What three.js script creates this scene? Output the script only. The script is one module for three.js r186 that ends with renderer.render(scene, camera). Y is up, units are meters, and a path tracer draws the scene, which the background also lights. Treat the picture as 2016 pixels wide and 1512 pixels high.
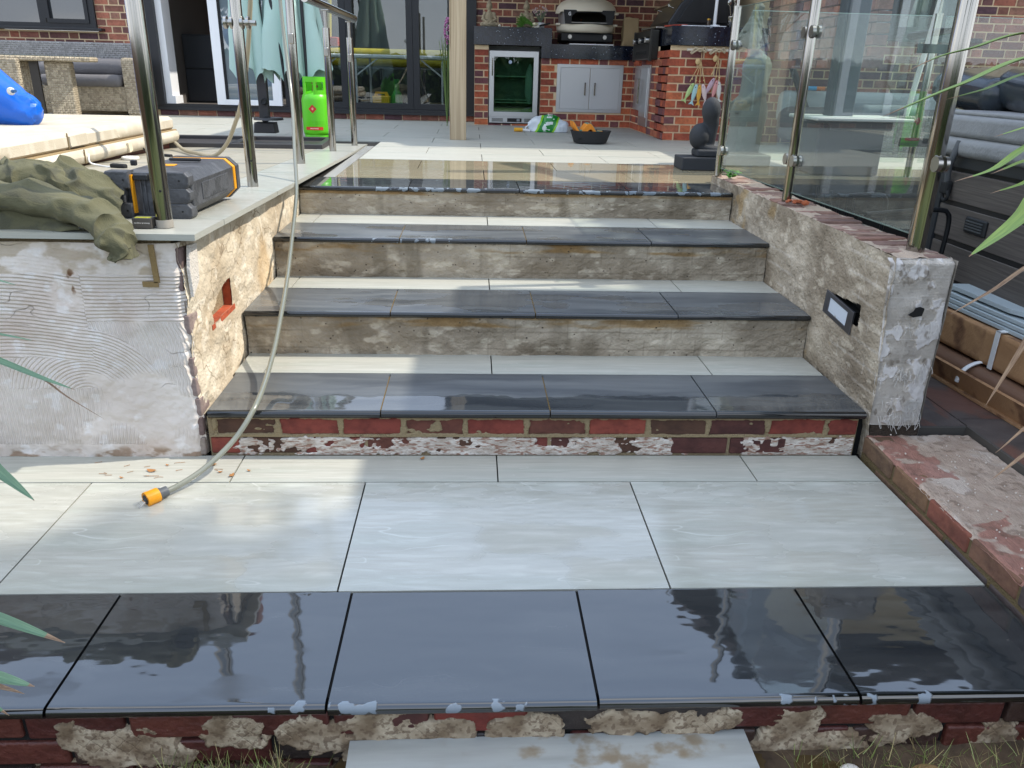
import * as THREE from 'three';
import { mergeGeometries, mergeVertices } from 'three/addons/utils/BufferGeometryUtils.js';
import { RoundedBoxGeometry } from 'three/addons/geometries/RoundedBoxGeometry.js';
import { MarchingCubes } from 'three/addons/objects/MarchingCubes.js';
import { FontLoader } from 'three/addons/loaders/FontLoader.js';
import { TextGeometry } from 'three/addons/geometries/TextGeometry.js';

// ---------------------------------------------------------------- camera, sky, sun, exposure
const scene = new THREE.Scene();
const camera = new THREE.PerspectiveCamera(52.0, 4 / 3, 0.05, 600);
camera.position.set(-0.0264, 1.3077, 2.2565);
camera.rotation.set(-0.3786, -0.0562, 0.0254, 'YXZ');
const renderer = new THREE.WebGLRenderer({ antialias: true });
renderer.toneMapping = THREE.LinearToneMapping;
renderer.toneMappingExposure = 1.48;
renderer.shadowMap.enabled = true;
const SUN = new THREE.Vector3(0.85, 1, -0.12).normalize();
const sun = new THREE.DirectionalLight(new THREE.Color(1, 0.93, 0.82), 3.5);
sun.position.copy(SUN).multiplyScalar(40); sun.castShadow = true; sun.shadow.radius = 1.3;
Object.assign(sun.shadow.camera, { left: -12, right: 12, top: 12, bottom: -12, near: 1, far: 90 });
sun.shadow.mapSize.set(4096, 4096);
scene.add(sun, sun.target);

// ---------------------------------------------------------------- noise
const hash = (x, y, s) => { let h = Math.imul(x | 0, 374761393) ^ Math.imul(y | 0, 668265263) ^ Math.imul((s | 0) + 11, 974634777); h = Math.imul(h ^ (h >>> 13), 1274126177); h ^= h >>> 16; return (h >>> 0) / 4294967296; };
const fade = t => t * t * (3 - 2 * t), lerp = (a, b, t) => a + (b - a) * t, clamp = (x, a = 0, b = 1) => x < a ? a : x > b ? b : x;
const sst = (a, b, x) => fade(clamp((x - a) / (b - a)));
function vn(x, y, s = 0, px = 0, py = px) {
  const xi = Math.floor(x), yi = Math.floor(y), fx = fade(x - xi), fy = fade(y - yi);
  const w = (a, p) => p ? ((a % p) + p) % p : a, x0 = w(xi, px), x1 = w(xi + 1, px), y0 = w(yi, py), y1 = w(yi + 1, py);
  return lerp(lerp(hash(x0, y0, s), hash(x1, y0, s), fx), lerp(hash(x0, y1, s), hash(x1, y1, s), fx), fy);
}
function fbm(x, y, o = 4, s = 0, px = 0, py = px) { let a = 0, w = 0.5, t = 0; for (let i = 0; i < o; i++) { a += w * vn(x, y, s + i * 17, px, py); t += w; x *= 2; y *= 2; px *= 2; py *= 2; w *= 0.5; } return a / t; }
const n3 = (x, y, z, s = 0) => (vn(x + z * 0.37, y + 5.1, s) + vn(y - x * 0.31 + 9.7, z, s + 1) + vn(z + 3.3, x + y * 0.43, s + 2)) / 3;
let seed = 7; const rnd = () => { seed = (Math.imul(seed, 1664525) + 1013904223) >>> 0; return seed / 4294967296; };
const rr = (a, b) => a + (b - a) * rnd(), pick = a => a[Math.floor(rnd() * a.length) % a.length];

function tex(w, h, fn, srgb = true, rep = 1) {
  const d = new Uint8Array(w * h * 4);
  for (let y = 0; y < h; y++) for (let x = 0; x < w; x++) {
    const c = fn(x / w, y / h), i = (y * w + x) * 4;
    if (c.length) { d[i] = clamp(c[0]) * 255; d[i + 1] = clamp(c[1]) * 255; d[i + 2] = clamp(c[2]) * 255; } else d[i] = d[i + 1] = d[i + 2] = clamp(c) * 255;
    d[i + 3] = 255;
  }
  const t = new THREE.DataTexture(d, w, h); t.wrapS = t.wrapT = THREE.RepeatWrapping; t.magFilter = THREE.LinearFilter; t.minFilter = THREE.LinearMipmapLinearFilter; t.generateMipmaps = true;
  if (srgb) t.colorSpace = THREE.SRGBColorSpace;
  t.repeat.set(rep.length ? rep[0] : rep, rep.length ? rep[1] : rep); t.needsUpdate = true; return t;
}
const bump = (w, h, fn, rep = 1) => tex(w, h, (u, v) => { const g = fn(u, v); return g; }, false, rep);
const mix3 = (a, b, t) => [lerp(a[0], b[0], t), lerp(a[1], b[1], t), lerp(a[2], b[2], t)];
const c255 = (r, g, b) => [r / 255, g / 255, b / 255];

// sky: hazy summer blue with thin cloud, an equirectangular computed image
{
  const W = 1024, H = 512, d = new Float32Array(W * H * 4);
  for (let y = 0; y < H; y++) for (let x = 0; x < W; x++) {
    const el = ((y + 0.5) / H - 0.5) * Math.PI, az = (x + 0.5) / W * Math.PI * 2 - Math.PI;
    const s = Math.max(0, Math.sin(el)), k = Math.pow(s, 0.55);
    let c = [lerp(1.27, 0.55, k), lerp(1.33, 0.80, k), lerp(1.40, 1.26, k)];
    const dir = [Math.cos(el) * Math.cos(az), Math.sin(el), Math.cos(el) * Math.sin(az)];
    const q = 1 / (0.25 + s), cx = dir[0] * q * 1.5 + 31, cz = dir[2] * q * 1.5 + 17;
    const cl = sst(0.50, 0.74, fbm(cx, cz, 6, 5)) * 0.8;
    c = mix3(c, [1.75, 1.75, 1.75], cl);
    if (el < 0) c = [0.22, 0.22, 0.2];
    const i = (y * W + x) * 4; d[i] = c[0]; d[i + 1] = c[1]; d[i + 2] = c[2]; d[i + 3] = 1;
  }
  const t = new THREE.DataTexture(d, W, H, THREE.RGBAFormat, THREE.FloatType); t.mapping = THREE.EquirectangularReflectionMapping; t.magFilter = t.minFilter = THREE.LinearFilter; t.wrapS = THREE.RepeatWrapping; t.needsUpdate = true;
  scene.background = t; scene.environment = t; scene.backgroundIntensity = 1.0; scene.environmentIntensity = 1.0;
}

// ---------------------------------------------------------------- builders
const used = {};
function numbered(n) { if (used[n] === undefined) { used[n] = 0; return n; } used[n]++; return n + '_' + String(used[n]).padStart(3, '0'); }
function T(name, label, category, group, pos) {
  const o = new THREE.Group(); o.name = numbered(name); o.userData = { label, category }; if (group) o.userData.group = group;
  if (pos) o.position.set(...pos); scene.add(o); return o;
}
function structure(name, label) { const o = new THREE.Group(); o.name = name; used[name] = 0; o.userData = { kind: 'structure', label }; scene.add(o); return o; }
function P(parent, name, geo, mat, label) {
  const m = new THREE.Mesh(Array.isArray(geo) ? mg(geo) : geo, mat); m.name = name; m.castShadow = m.receiveShadow = true;
  if (label) m.userData.label = label; parent.add(m); return m;
}
function stuff(m) { m.userData.kind = 'stuff'; return m; }
function clean(g) { g = g.index ? g.toNonIndexed() : g; for (const k of Object.keys(g.attributes)) if (!['position', 'normal', 'uv'].includes(k)) g.deleteAttribute(k); if (!g.attributes.normal) g.computeVertexNormals(); if (!g.attributes.uv) g.setAttribute('uv', new THREE.BufferAttribute(new Float32Array(g.attributes.position.count * 2), 2)); g.morphAttributes = {}; return g; }
const mg = l => l.length === 1 ? l[0] : mergeGeometries(l.map(clean));
function bUV(g, ox = 0, oy = 0, s = 1) {      // box mapping in metres, one axis per triangle
  g = g.index ? g.toNonIndexed() : g; const p = g.attributes.position, n = g.attributes.normal, uv = new Float32Array(p.count * 2);
  for (let t = 0; t < p.count; t += 3) {
    let ax = 0, ay = 0, az = 0; for (let i = t; i < t + 3; i++) { ax += n.getX(i); ay += n.getY(i); az += n.getZ(i); } ax = Math.abs(ax); ay = Math.abs(ay); az = Math.abs(az);
    for (let i = t; i < t + 3; i++) { let u, v; if (ay >= ax && ay >= az) { u = p.getX(i); v = -p.getZ(i); } else if (ax >= az) { u = p.getZ(i); v = p.getY(i); } else { u = p.getX(i); v = p.getY(i); } uv[i * 2] = u * s + ox; uv[i * 2 + 1] = v * s + oy; }
  }
  g.setAttribute('uv', new THREE.BufferAttribute(uv, 2)); return g;
}
function tf(g, x, y, z, rx = 0, ry = 0, rz = 0) { if (rx || ry || rz) g.applyMatrix4(new THREE.Matrix4().makeRotationFromEuler(new THREE.Euler(rx, ry, rz, 'YXZ'))); g.translate(x, y, z); return g; }
const bx = (w, h, d, x, y, z, rx, ry, rz) => tf(bUV(new THREE.BoxGeometry(w, h, d), x, z), x, y, z, rx, ry, rz);
const rb = (w, h, d, r, x, y, z, rx, ry, rz, s = 3) => tf(bUV(new RoundedBoxGeometry(w, h, d, s, Math.min(r, w / 2.02, h / 2.02, d / 2.02)), x, z), x, y, z, rx, ry, rz);
const span = (x0, x1, y0, y1, z0, z1) => bx(x1 - x0, y1 - y0, z1 - z0, (x0 + x1) / 2, (y0 + y1) / 2, (z0 + z1) / 2);
const cy = (r1, r2, h, x, y, z, rx, ry, rz, s = 24) => tf(new THREE.CylinderGeometry(r1, r2, h, s), x, y, z, rx, ry, rz);
const sp = (r, x, y, z, sx = 1, sy = 1, sz = 1, s = 20) => tf(new THREE.SphereGeometry(r, s, Math.ceil(s * 0.7)).scale(sx, sy, sz), x, y, z);
const V = a => new THREE.Vector3(...a);
const tube = (pts, r, seg = 24, rs = 10) => new THREE.TubeGeometry(new THREE.CatmullRomCurve3(pts.map(V), false, 'centripetal'), seg, r, rs);
function bar(a, b, r, s = 14) { const A = V(a), B = V(b), g = new THREE.CylinderGeometry(r, r, A.distanceTo(B), s); g.applyQuaternion(new THREE.Quaternion().setFromUnitVectors(new THREE.Vector3(0, 1, 0), B.clone().sub(A).normalize())); const c = A.add(B).multiplyScalar(0.5); g.translate(c.x, c.y, c.z); return g; }
const lathe = (pts, s = 32, x = 0, y = 0, z = 0) => tf(new THREE.LatheGeometry(pts.map(p => new THREE.Vector2(p[0], p[1])), s), x, y, z);
function shape(pts, holes = []) { const s = new THREE.Shape(pts.map(p => new THREE.Vector2(p[0], p[1]))); for (const h of holes) s.holes.push(new THREE.Path(h.map(p => new THREE.Vector2(p[0], p[1])))); return s; }
const ext = (pts, d, bev = 0, holes) => bUV(new THREE.ExtrudeGeometry(shape(pts, holes), { depth: d, bevelEnabled: bev > 0, bevelSize: bev, bevelThickness: bev, bevelSegments: 2, curveSegments: 8 }));
// a subdivided sheet: f(u,v) -> [x,y,z]
function sheet(nu, nv, f, uvf) {
  const p = [], uv = [], ix = [];
  for (let j = 0; j <= nv; j++) for (let i = 0; i <= nu; i++) { const u = i / nu, v = j / nv; p.push(...f(u, v)); uv.push(...(uvf ? uvf(u, v) : [u, v])); }
  for (let j = 0; j < nv; j++) for (let i = 0; i < nu; i++) { const a = j * (nu + 1) + i, b = a + 1, c = a + nu + 1, d = c + 1; ix.push(a, b, d, a, d, c); }
  const g = new THREE.BufferGeometry(); g.setAttribute('position', new THREE.Float32BufferAttribute(p, 3)); g.setAttribute('uv', new THREE.Float32BufferAttribute(uv, 2)); g.setIndex(ix); g.computeVertexNormals(); return g;
}
// signed distance field -> mesh, cube of half size hs about c, n cells
function sdf(fn, c, hs, n, uvs = 1) {
  const mc = new MarchingCubes(n, new THREE.MeshBasicMaterial(), false, false, 400000); mc.isolation = 0;
  let q = 0; for (let k = 0; k < n; k++) for (let j = 0; j < n; j++) for (let i = 0; i < n; i++) mc.field[q++] = -fn(c[0] + (i / n * 2 - 1) * hs, c[1] + (j / n * 2 - 1) * hs, c[2] + (k / n * 2 - 1) * hs);
  mc.update(); const cnt = mc.count, a = new Float32Array(cnt * 3);
  for (let i = 0; i < cnt * 3; i++) a[i] = mc.positionArray[i] * hs + c[i % 3];
  let g = new THREE.BufferGeometry(); g.setAttribute('position', new THREE.BufferAttribute(a, 3)); g = mergeVertices(g, hs * 1e-4); g.computeVertexNormals();
  return bUV(g, 0, 0, uvs);
}
const smin = (a, b, k) => { const h = clamp(0.5 + 0.5 * (b - a) / k); return lerp(b, a, h) - k * h * (1 - h); };
const cap = (x, y, z, a, b, r1, r2 = r1) => { const bx_ = b[0] - a[0], by = b[1] - a[1], bz = b[2] - a[2], t = clamp(((x - a[0]) * bx_ + (y - a[1]) * by + (z - a[2]) * bz) / (bx_ * bx_ + by * by + bz * bz)); return Math.hypot(x - a[0] - bx_ * t, y - a[1] - by * t, z - a[2] - bz * t) - lerp(r1, r2, t); };
const ell = (x, y, z, c, r) => { const k = Math.hypot((x - c[0]) / r[0], (y - c[1]) / r[1], (z - c[2]) / r[2]); return (k - 1) * Math.min(...r); };
const sbox = (x, y, z, c, h, r) => { const q = [Math.abs(x - c[0]) - h[0] + r, Math.abs(y - c[1]) - h[1] + r, Math.abs(z - c[2]) - h[2] + r]; return Math.hypot(Math.max(q[0], 0), Math.max(q[1], 0), Math.max(q[2], 0)) + Math.min(Math.max(...q), 0) - r; };

// ---------------------------------------------------------------- materials
const S = (hex, roughness = 0.6, metalness = 0, o = {}) => new THREE.MeshStandardMaterial({ color: hex, roughness, metalness, ...o });
const Ph = o => new THREE.MeshPhysicalMaterial(o);
const repd = (t, rx, ry) => { const c = t.clone(); c.repeat.set(rx, ry); c.needsUpdate = true; return c; };
const grainB = bump(256, 256, (u, v) => fbm(u * 32, v * 32, 4, 3, 32), 6);
const M = {
  chrome: S(0x9f9d98, 0.1, 1), chromeDull: S(0xa9a6a0, 0.3, 1), brushed: S(0xbcbdbe, 0.32, 0.9),
  blackMetal: S(0x15171b, 0.4, 0.3), frameBlack: S(0x16181d, 0.42), dark: S(0x0d0e10, 0.6), darkPlastic: S(0x1b1d20, 0.55, 0, { bumpMap: grainB, bumpScale: 0.0006 }),
  white: S(0xdedfe0, 0.45), whiteDull: S(0xc8c8c4, 0.7), rubber: S(0x17181a, 0.85), joint: S(0x0e0d0c, 0.95), jointTan: S(0x7a6238, 0.95, 0, { bumpMap: grainB, bumpScale: 0.002 }),
  glass: Ph({ color: 0xf6fbf8, roughness: 0.0, transmission: 0.975, thickness: 0, ior: 1.5 }),
  doorGlass: Ph({ color: 0xe4eae8, roughness: 0.0, transmission: 1, thickness: 0, ior: 1.75 }),
  winGlass: Ph({ color: 0x2a2f33, roughness: 0.02, metalness: 0, ior: 2.0 }),
  glassEdge: S(0x5f6f67, 0.25),
};
const speck = (base, amt, sc, s) => tex(256, 256, (u, v) => { const n = fbm(u * sc, v * sc, 5, s, sc); return mix3(base, base.map(c => c * (1 - amt)), n); });
// pale porcelain: long soft streaks and a few wandering veins
M.lightMap = tex(1024, 1024, (u, v) => {
  const w = fbm(u * 4, v * 6, 4, 11, 4, 6), a = fbm(u * 4 + 0.5 * w, v * 40, 4, 21, 4, 40), b = fbm(u * 3, v * 9, 3, 31, 3, 9);
  const f = fbm(u * 12 + w * 0.8, v * 120 + w * 6, 3, 51, 12, 120), r = Math.abs(fbm(u * 4, v * 10 + w * 1.2, 3, 41, 4, 10) - 0.5), vein = sst(0.009, 0.0, r) * sst(0.45, 0.62, b);
  let c = mix3(c255(156, 156, 147), c255(174, 173, 163), a); c = mix3(c, c255(160, 164, 154), sst(0.5, 0.7, b) * 0.5); const g2 = fbm(u * 18 + w, v * 70 + w * 6, 4, 57, 18, 70); c = mix3(c, c255(200, 200, 194), vein * 0.6); c = mix3(c, c255(146, 144, 134), sst(0.5, 0.75, f) * 0.16); c = mix3(c, c255(190, 189, 180), sst(0.52, 0.3, f) * 0.1); c = mix3(c, c255(190, 190, 182), sst(0.52, 0.75, g2) * 0.3); c = mix3(c, c255(148, 148, 136), sst(0.48, 0.28, g2) * 0.22);
  return c.map(x => x * (0.985 + 0.03 * hash(u * 1024, v * 1024, 2)));
}, true, 1 / 1.8);
M.wetRough = bump(512, 512, (u, v) => 0.12 + 0.5 * sst(0.52, 0.62, fbm(u * 3, v * 5, 6, 77, 3, 5)), 1 / 1.6);
M.rip = bump(512, 512, (u, v) => fbm(u * 10, v * 16, 3, 91, 10, 16), 1 / 1.5);
M.lightWet = Ph({ color: 0xffffff, roughness: 1, ior: 1.7, map: M.lightMap, roughnessMap: M.wetRough, bumpMap: M.rip, bumpScale: 0.0005 });
M.lightDry = S(0xffffff, 0.42, 0, { map: M.lightMap });
M.lightPatio = S(0xffffff, 1, 0, { map: M.lightMap, roughnessMap: bump(512, 512, (u, v) => 0.55, 1) });
M.lightEdge = S(0xa8a59b, 0.7);
// wet near the step, dry beyond: tide marks on the top paving
M.patioWet = Ph({ color: 0xe6d8bf, roughness: 0.05, ior: 1.36, map: M.lightMap, bumpMap: M.rip, bumpScale: 0.0003 });
// bricks
const brickB = bump(256, 128, (u, v) => fbm(u * 16, v * 10, 5, 7, 16, 10), [4, 8]);
const brickMap = tex(256, 256, (u, v) => { const a = fbm(u * 6, v * 10, 5, 13, 6, 10), b = fbm(u * 20, v * 24, 3, 17, 20, 24); const k = 0.72 + 0.42 * a + 0.18 * (b - 0.5); return [k, k * (0.97 + 0.05 * b), k]; }, true, [3.1, 3.1]);
const br = hex => S(hex, 0.9, 0, { map: brickMap, bumpMap: brickB, bumpScale: 0.003 });
M.brickHouse = [0x925f52, 0x9e604d, 0x704c48, 0x84584a, 0x60444a, 0x966c5a, 0xa86a54, 0x7a4f48].map(br);
M.brickKit = [0xbd6444, 0xab563c, 0xc87048, 0x9a4e3a, 0xb2684a, 0x80504e, 0xb85c3e, 0x74484a].map(br);
M.brickRed = [0x7c3a2f, 0x874234, 0x6f372e, 0x663c30, 0x55322c].map(br);
M.mortar = S(0xdcc5a0, 0.95, 0, { bumpMap: grainB, bumpScale: 0.003 });
M.mortarGrey = S(0x8a7a5e, 0.95, 0, { bumpMap: grainB, bumpScale: 0.004 });
const glossPatch = (u, v) => fbm(u, v, 5, 55);

// ---------------------------------------------------------------- key levels (metres)
const H = [0, 0.177, 0.366, 0.556, 0.706], Zn = [0.895, -0.309, -0.898, -1.484, -2.121], PAT = 0.706, XL = -0.958, XR = 1.419;
const terrY = z => 0.80 + 0.0216 * (z + 0.3);
// ================================================================ THE GROUND, LANDING, STEPS AND WALLS
// ---- ground
const soilMap = tex(512, 512, (u, v) => { const a = fbm(u * 8, v * 8, 6, 61, 8), b = fbm(u * 40, v * 40, 3, 63, 40); return mix3(c255(58, 46, 34), c255(112, 92, 70), clamp(a * 1.2 - 0.2 + (b - 0.5) * 0.5)); }, true, 1);
const soilM = S(0xffffff, 0.95, 0, { map: soilMap, bumpMap: bump(512, 512, (u, v) => fbm(u * 24, v * 24, 5, 65, 24), 1), bumpScale: 0.012 });
const lawnM = S(0xffffff, 0.95, 0, { map: tex(256, 256, (u, v) => mix3(c255(62, 74, 36), c255(104, 112, 60), fbm(u * 12, v * 12, 5, 67, 12)), true, 0.7) });
{
  const g = structure('ground', 'dark wet soil and rough lawn at the foot of the brick plinth');
  P(g, 'lawn', bUV(new THREE.PlaneGeometry(400, 400).rotateX(-Math.PI / 2)).translate(0, -0.26, 0), lawnM);
  P(g, 'soil', sheet(150, 60, (u, v) => { const x = -3 + u * 6, z = 0.8 + v * 1.3; return [x, -0.195 + 0.05 * (fbm(x * 5 + 40, z * 5 + 40, 4, 69) - 0.5) + (x > 0.64 ? 0.03 : 0) - 0.06 * sst(0.5, 1, v) + (x > -0.45 && x < 0.64 ? -0.0 : 0), z]; }, (u, v) => [u * 6, v * 1.3]), soilM);
}
// ---- slate-look tiles with a rounded nosing: one texture per row
const rowTex = (k, W, L, x0) => {
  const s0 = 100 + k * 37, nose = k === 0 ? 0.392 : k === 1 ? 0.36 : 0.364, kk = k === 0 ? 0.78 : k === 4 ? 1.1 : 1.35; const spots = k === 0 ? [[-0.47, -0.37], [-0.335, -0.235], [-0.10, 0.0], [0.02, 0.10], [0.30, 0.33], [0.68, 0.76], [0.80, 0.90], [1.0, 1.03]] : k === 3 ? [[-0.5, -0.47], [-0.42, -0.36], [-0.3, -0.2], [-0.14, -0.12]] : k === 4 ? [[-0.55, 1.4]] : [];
  const f = (u, v) => {
    const x = u * W, s = v * L;
    const w = fbm(x * 3, s * 8, 4, s0), a = fbm(x * 2.2 + w, s * 26 + w * 3, 5, s0 + 1), b = fbm(x * 1.6 + 3, s * 4, 4, s0 + 2);
    const veinr = Math.abs(fbm(x * 3 + w * 0.8, s * 10 + w * 2, 4, s0 + 3) - 0.5), vein = sst(0.014, 0, veinr) * sst(0.5, 0.66, b);
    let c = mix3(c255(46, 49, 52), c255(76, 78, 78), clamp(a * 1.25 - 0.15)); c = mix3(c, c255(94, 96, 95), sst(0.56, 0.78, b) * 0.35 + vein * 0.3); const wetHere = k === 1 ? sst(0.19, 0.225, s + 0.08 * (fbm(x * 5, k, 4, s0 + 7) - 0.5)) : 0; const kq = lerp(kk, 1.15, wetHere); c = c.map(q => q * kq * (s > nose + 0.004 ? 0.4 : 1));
    // pale blue, matt patches along the nosing with ragged outlines
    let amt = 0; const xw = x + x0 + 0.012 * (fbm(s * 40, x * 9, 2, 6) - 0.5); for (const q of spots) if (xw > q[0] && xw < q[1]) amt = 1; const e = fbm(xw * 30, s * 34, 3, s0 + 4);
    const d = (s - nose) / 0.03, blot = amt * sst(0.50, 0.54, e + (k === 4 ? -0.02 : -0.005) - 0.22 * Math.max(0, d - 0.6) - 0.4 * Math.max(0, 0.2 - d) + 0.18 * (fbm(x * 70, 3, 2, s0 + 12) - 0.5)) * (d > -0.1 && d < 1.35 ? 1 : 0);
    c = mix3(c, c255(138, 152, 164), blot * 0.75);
    return [c, blot, w, a];
  };
  const rough = (u, v) => {
    const x = u * W, s = v * L, n = fbm(x * 4 + k, s * 9, 5, s0 + 6), bl = f(u, v)[1];
    let r;
    if (k === 0) r = 0.035 + 0.12 * sst(0.62, 0.7, n); else if (k === 4) r = 0.03;
    else { const edge = k === 1 ? 0.215 : k === 2 ? 0.40 : 0.395, e = s + 0.10 * (fbm(x * 5, k, 4, s0 + 7) - 0.5) + 0.02 * (fbm(x * 30, s * 30, 2, s0 + 8) - 0.5); const wet = k === 1 ? sst(edge - 0.006, edge + 0.006, e) : sst(0.52, 0.58, n) * 0.7; r = lerp(0.34 + 0.1 * (n - 0.5), 0.04, wet); if (s > nose - 0.005) r = 0.07; }
    return lerp(r, 0.75, bl);
  };
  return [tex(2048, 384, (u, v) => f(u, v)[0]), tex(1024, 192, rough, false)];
};
const ripBig = bump(512, 256, (u, v) => 0.7 * fbm(u * 30, v * 8, 3, 201) + 0.3 * fbm(u * 70, v * 16, 2, 202));
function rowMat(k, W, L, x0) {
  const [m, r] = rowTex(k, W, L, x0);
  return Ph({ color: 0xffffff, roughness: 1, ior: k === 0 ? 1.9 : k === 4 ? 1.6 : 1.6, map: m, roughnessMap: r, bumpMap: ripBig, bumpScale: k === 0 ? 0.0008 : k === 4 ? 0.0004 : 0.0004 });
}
function bullnose(xa, xb, y, zf, depth, t, row) {       // row = {x0, W, L}
  const pr = [], r = t / 2, zb = zf - depth; let s = 0; const push = (z, yy) => { if (pr.length) s += Math.hypot(z - pr[pr.length - 1][0], yy - pr[pr.length - 1][1]); pr.push([z, yy, s]); };
  push(zb, y); push(zf - r - 0.004, y); for (let i = 1; i <= 10; i++) { const a = i / 10 * Math.PI; push(zf - r + r * Math.sin(a), y - r + r * Math.cos(a)); } push(zf - 0.06, y - t);
  const p = [], uv = [], n = pr.length;
  const g = sheet(1, n - 1, (u, v) => { const q = pr[Math.round(v * (n - 1))]; return [lerp(xa, xb, u), q[1], q[0]]; }, (u, v) => { const q = pr[Math.round(v * (n - 1))]; return [(lerp(xa, xb, u) - row.x0) / row.W, q[2] / row.L]; });
  const ix = g.index.array; for (let i = 0; i < ix.length; i += 3) { const t_ = ix[i]; ix[i] = ix[i + 1]; ix[i + 1] = t_; } g.computeVertexNormals();
  const caps = [xa, xb].map((x, q) => { const sg = new THREE.ShapeGeometry(shape(pr.map(a => [q ? -a[0] : a[0], a[1]]).concat([[q ? -zb : zb, y - t]]))); sg.rotateY(q ? Math.PI / 2 : -Math.PI / 2); sg.translate(x, 0, 0); return sg; });
  return mg([g, ...caps]);
}
const slab = (x0, x1, y, z0, z1, t = 0.02) => { const g = new THREE.BoxGeometry(x1 - x0, t, z1 - z0); bUV(g, rnd() * 1.8, rnd() * 1.8); const j = (rnd() - 0.5) * 0.0008; return tf(g, (x0 + x1) / 2, y - t / 2 + j, (z0 + z1) / 2, (rnd() - 0.5) * 0.0012, 0, (rnd() - 0.5) * 0.0012); };
// ---- landing
{
  const L = structure('landing', 'lower landing of pale slabs with a dark wet front edge');
  const zl = 0.4808;
  P(L, 'bedding', [span(-4.2, 1.40, -0.17, -0.0085, -0.34, 0.86)], M.joint);
  for (let i = -4; i < 2; i++) { const a = -0.3786 + i * 0.904, b = Math.min(a + 0.899, 1.414); P(L, 'paving_slab', slab(a, b, 0, zl - 0.599, zl), M.lightWet); }
  for (let i = -5; i < 2; i++) { const a = 0.0707 + i * 0.904, b = Math.min(a + 0.899, 1.414); P(L, 'paving_slab', slab(a, b, 0, -0.318, zl - 0.604), M.lightDry); }
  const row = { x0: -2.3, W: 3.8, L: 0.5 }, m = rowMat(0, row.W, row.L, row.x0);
  for (let i = -6; i < 3; i++) { const a = -0.3409 + i * 0.604; P(L, 'bullnose_tile', bullnose(a + 0.003, Math.min(a + 0.6, 1.415), 0, Zn[0] + (i === 0 ? 0.004 : 0), 0.409, 0.03, row), m); }
}
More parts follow.
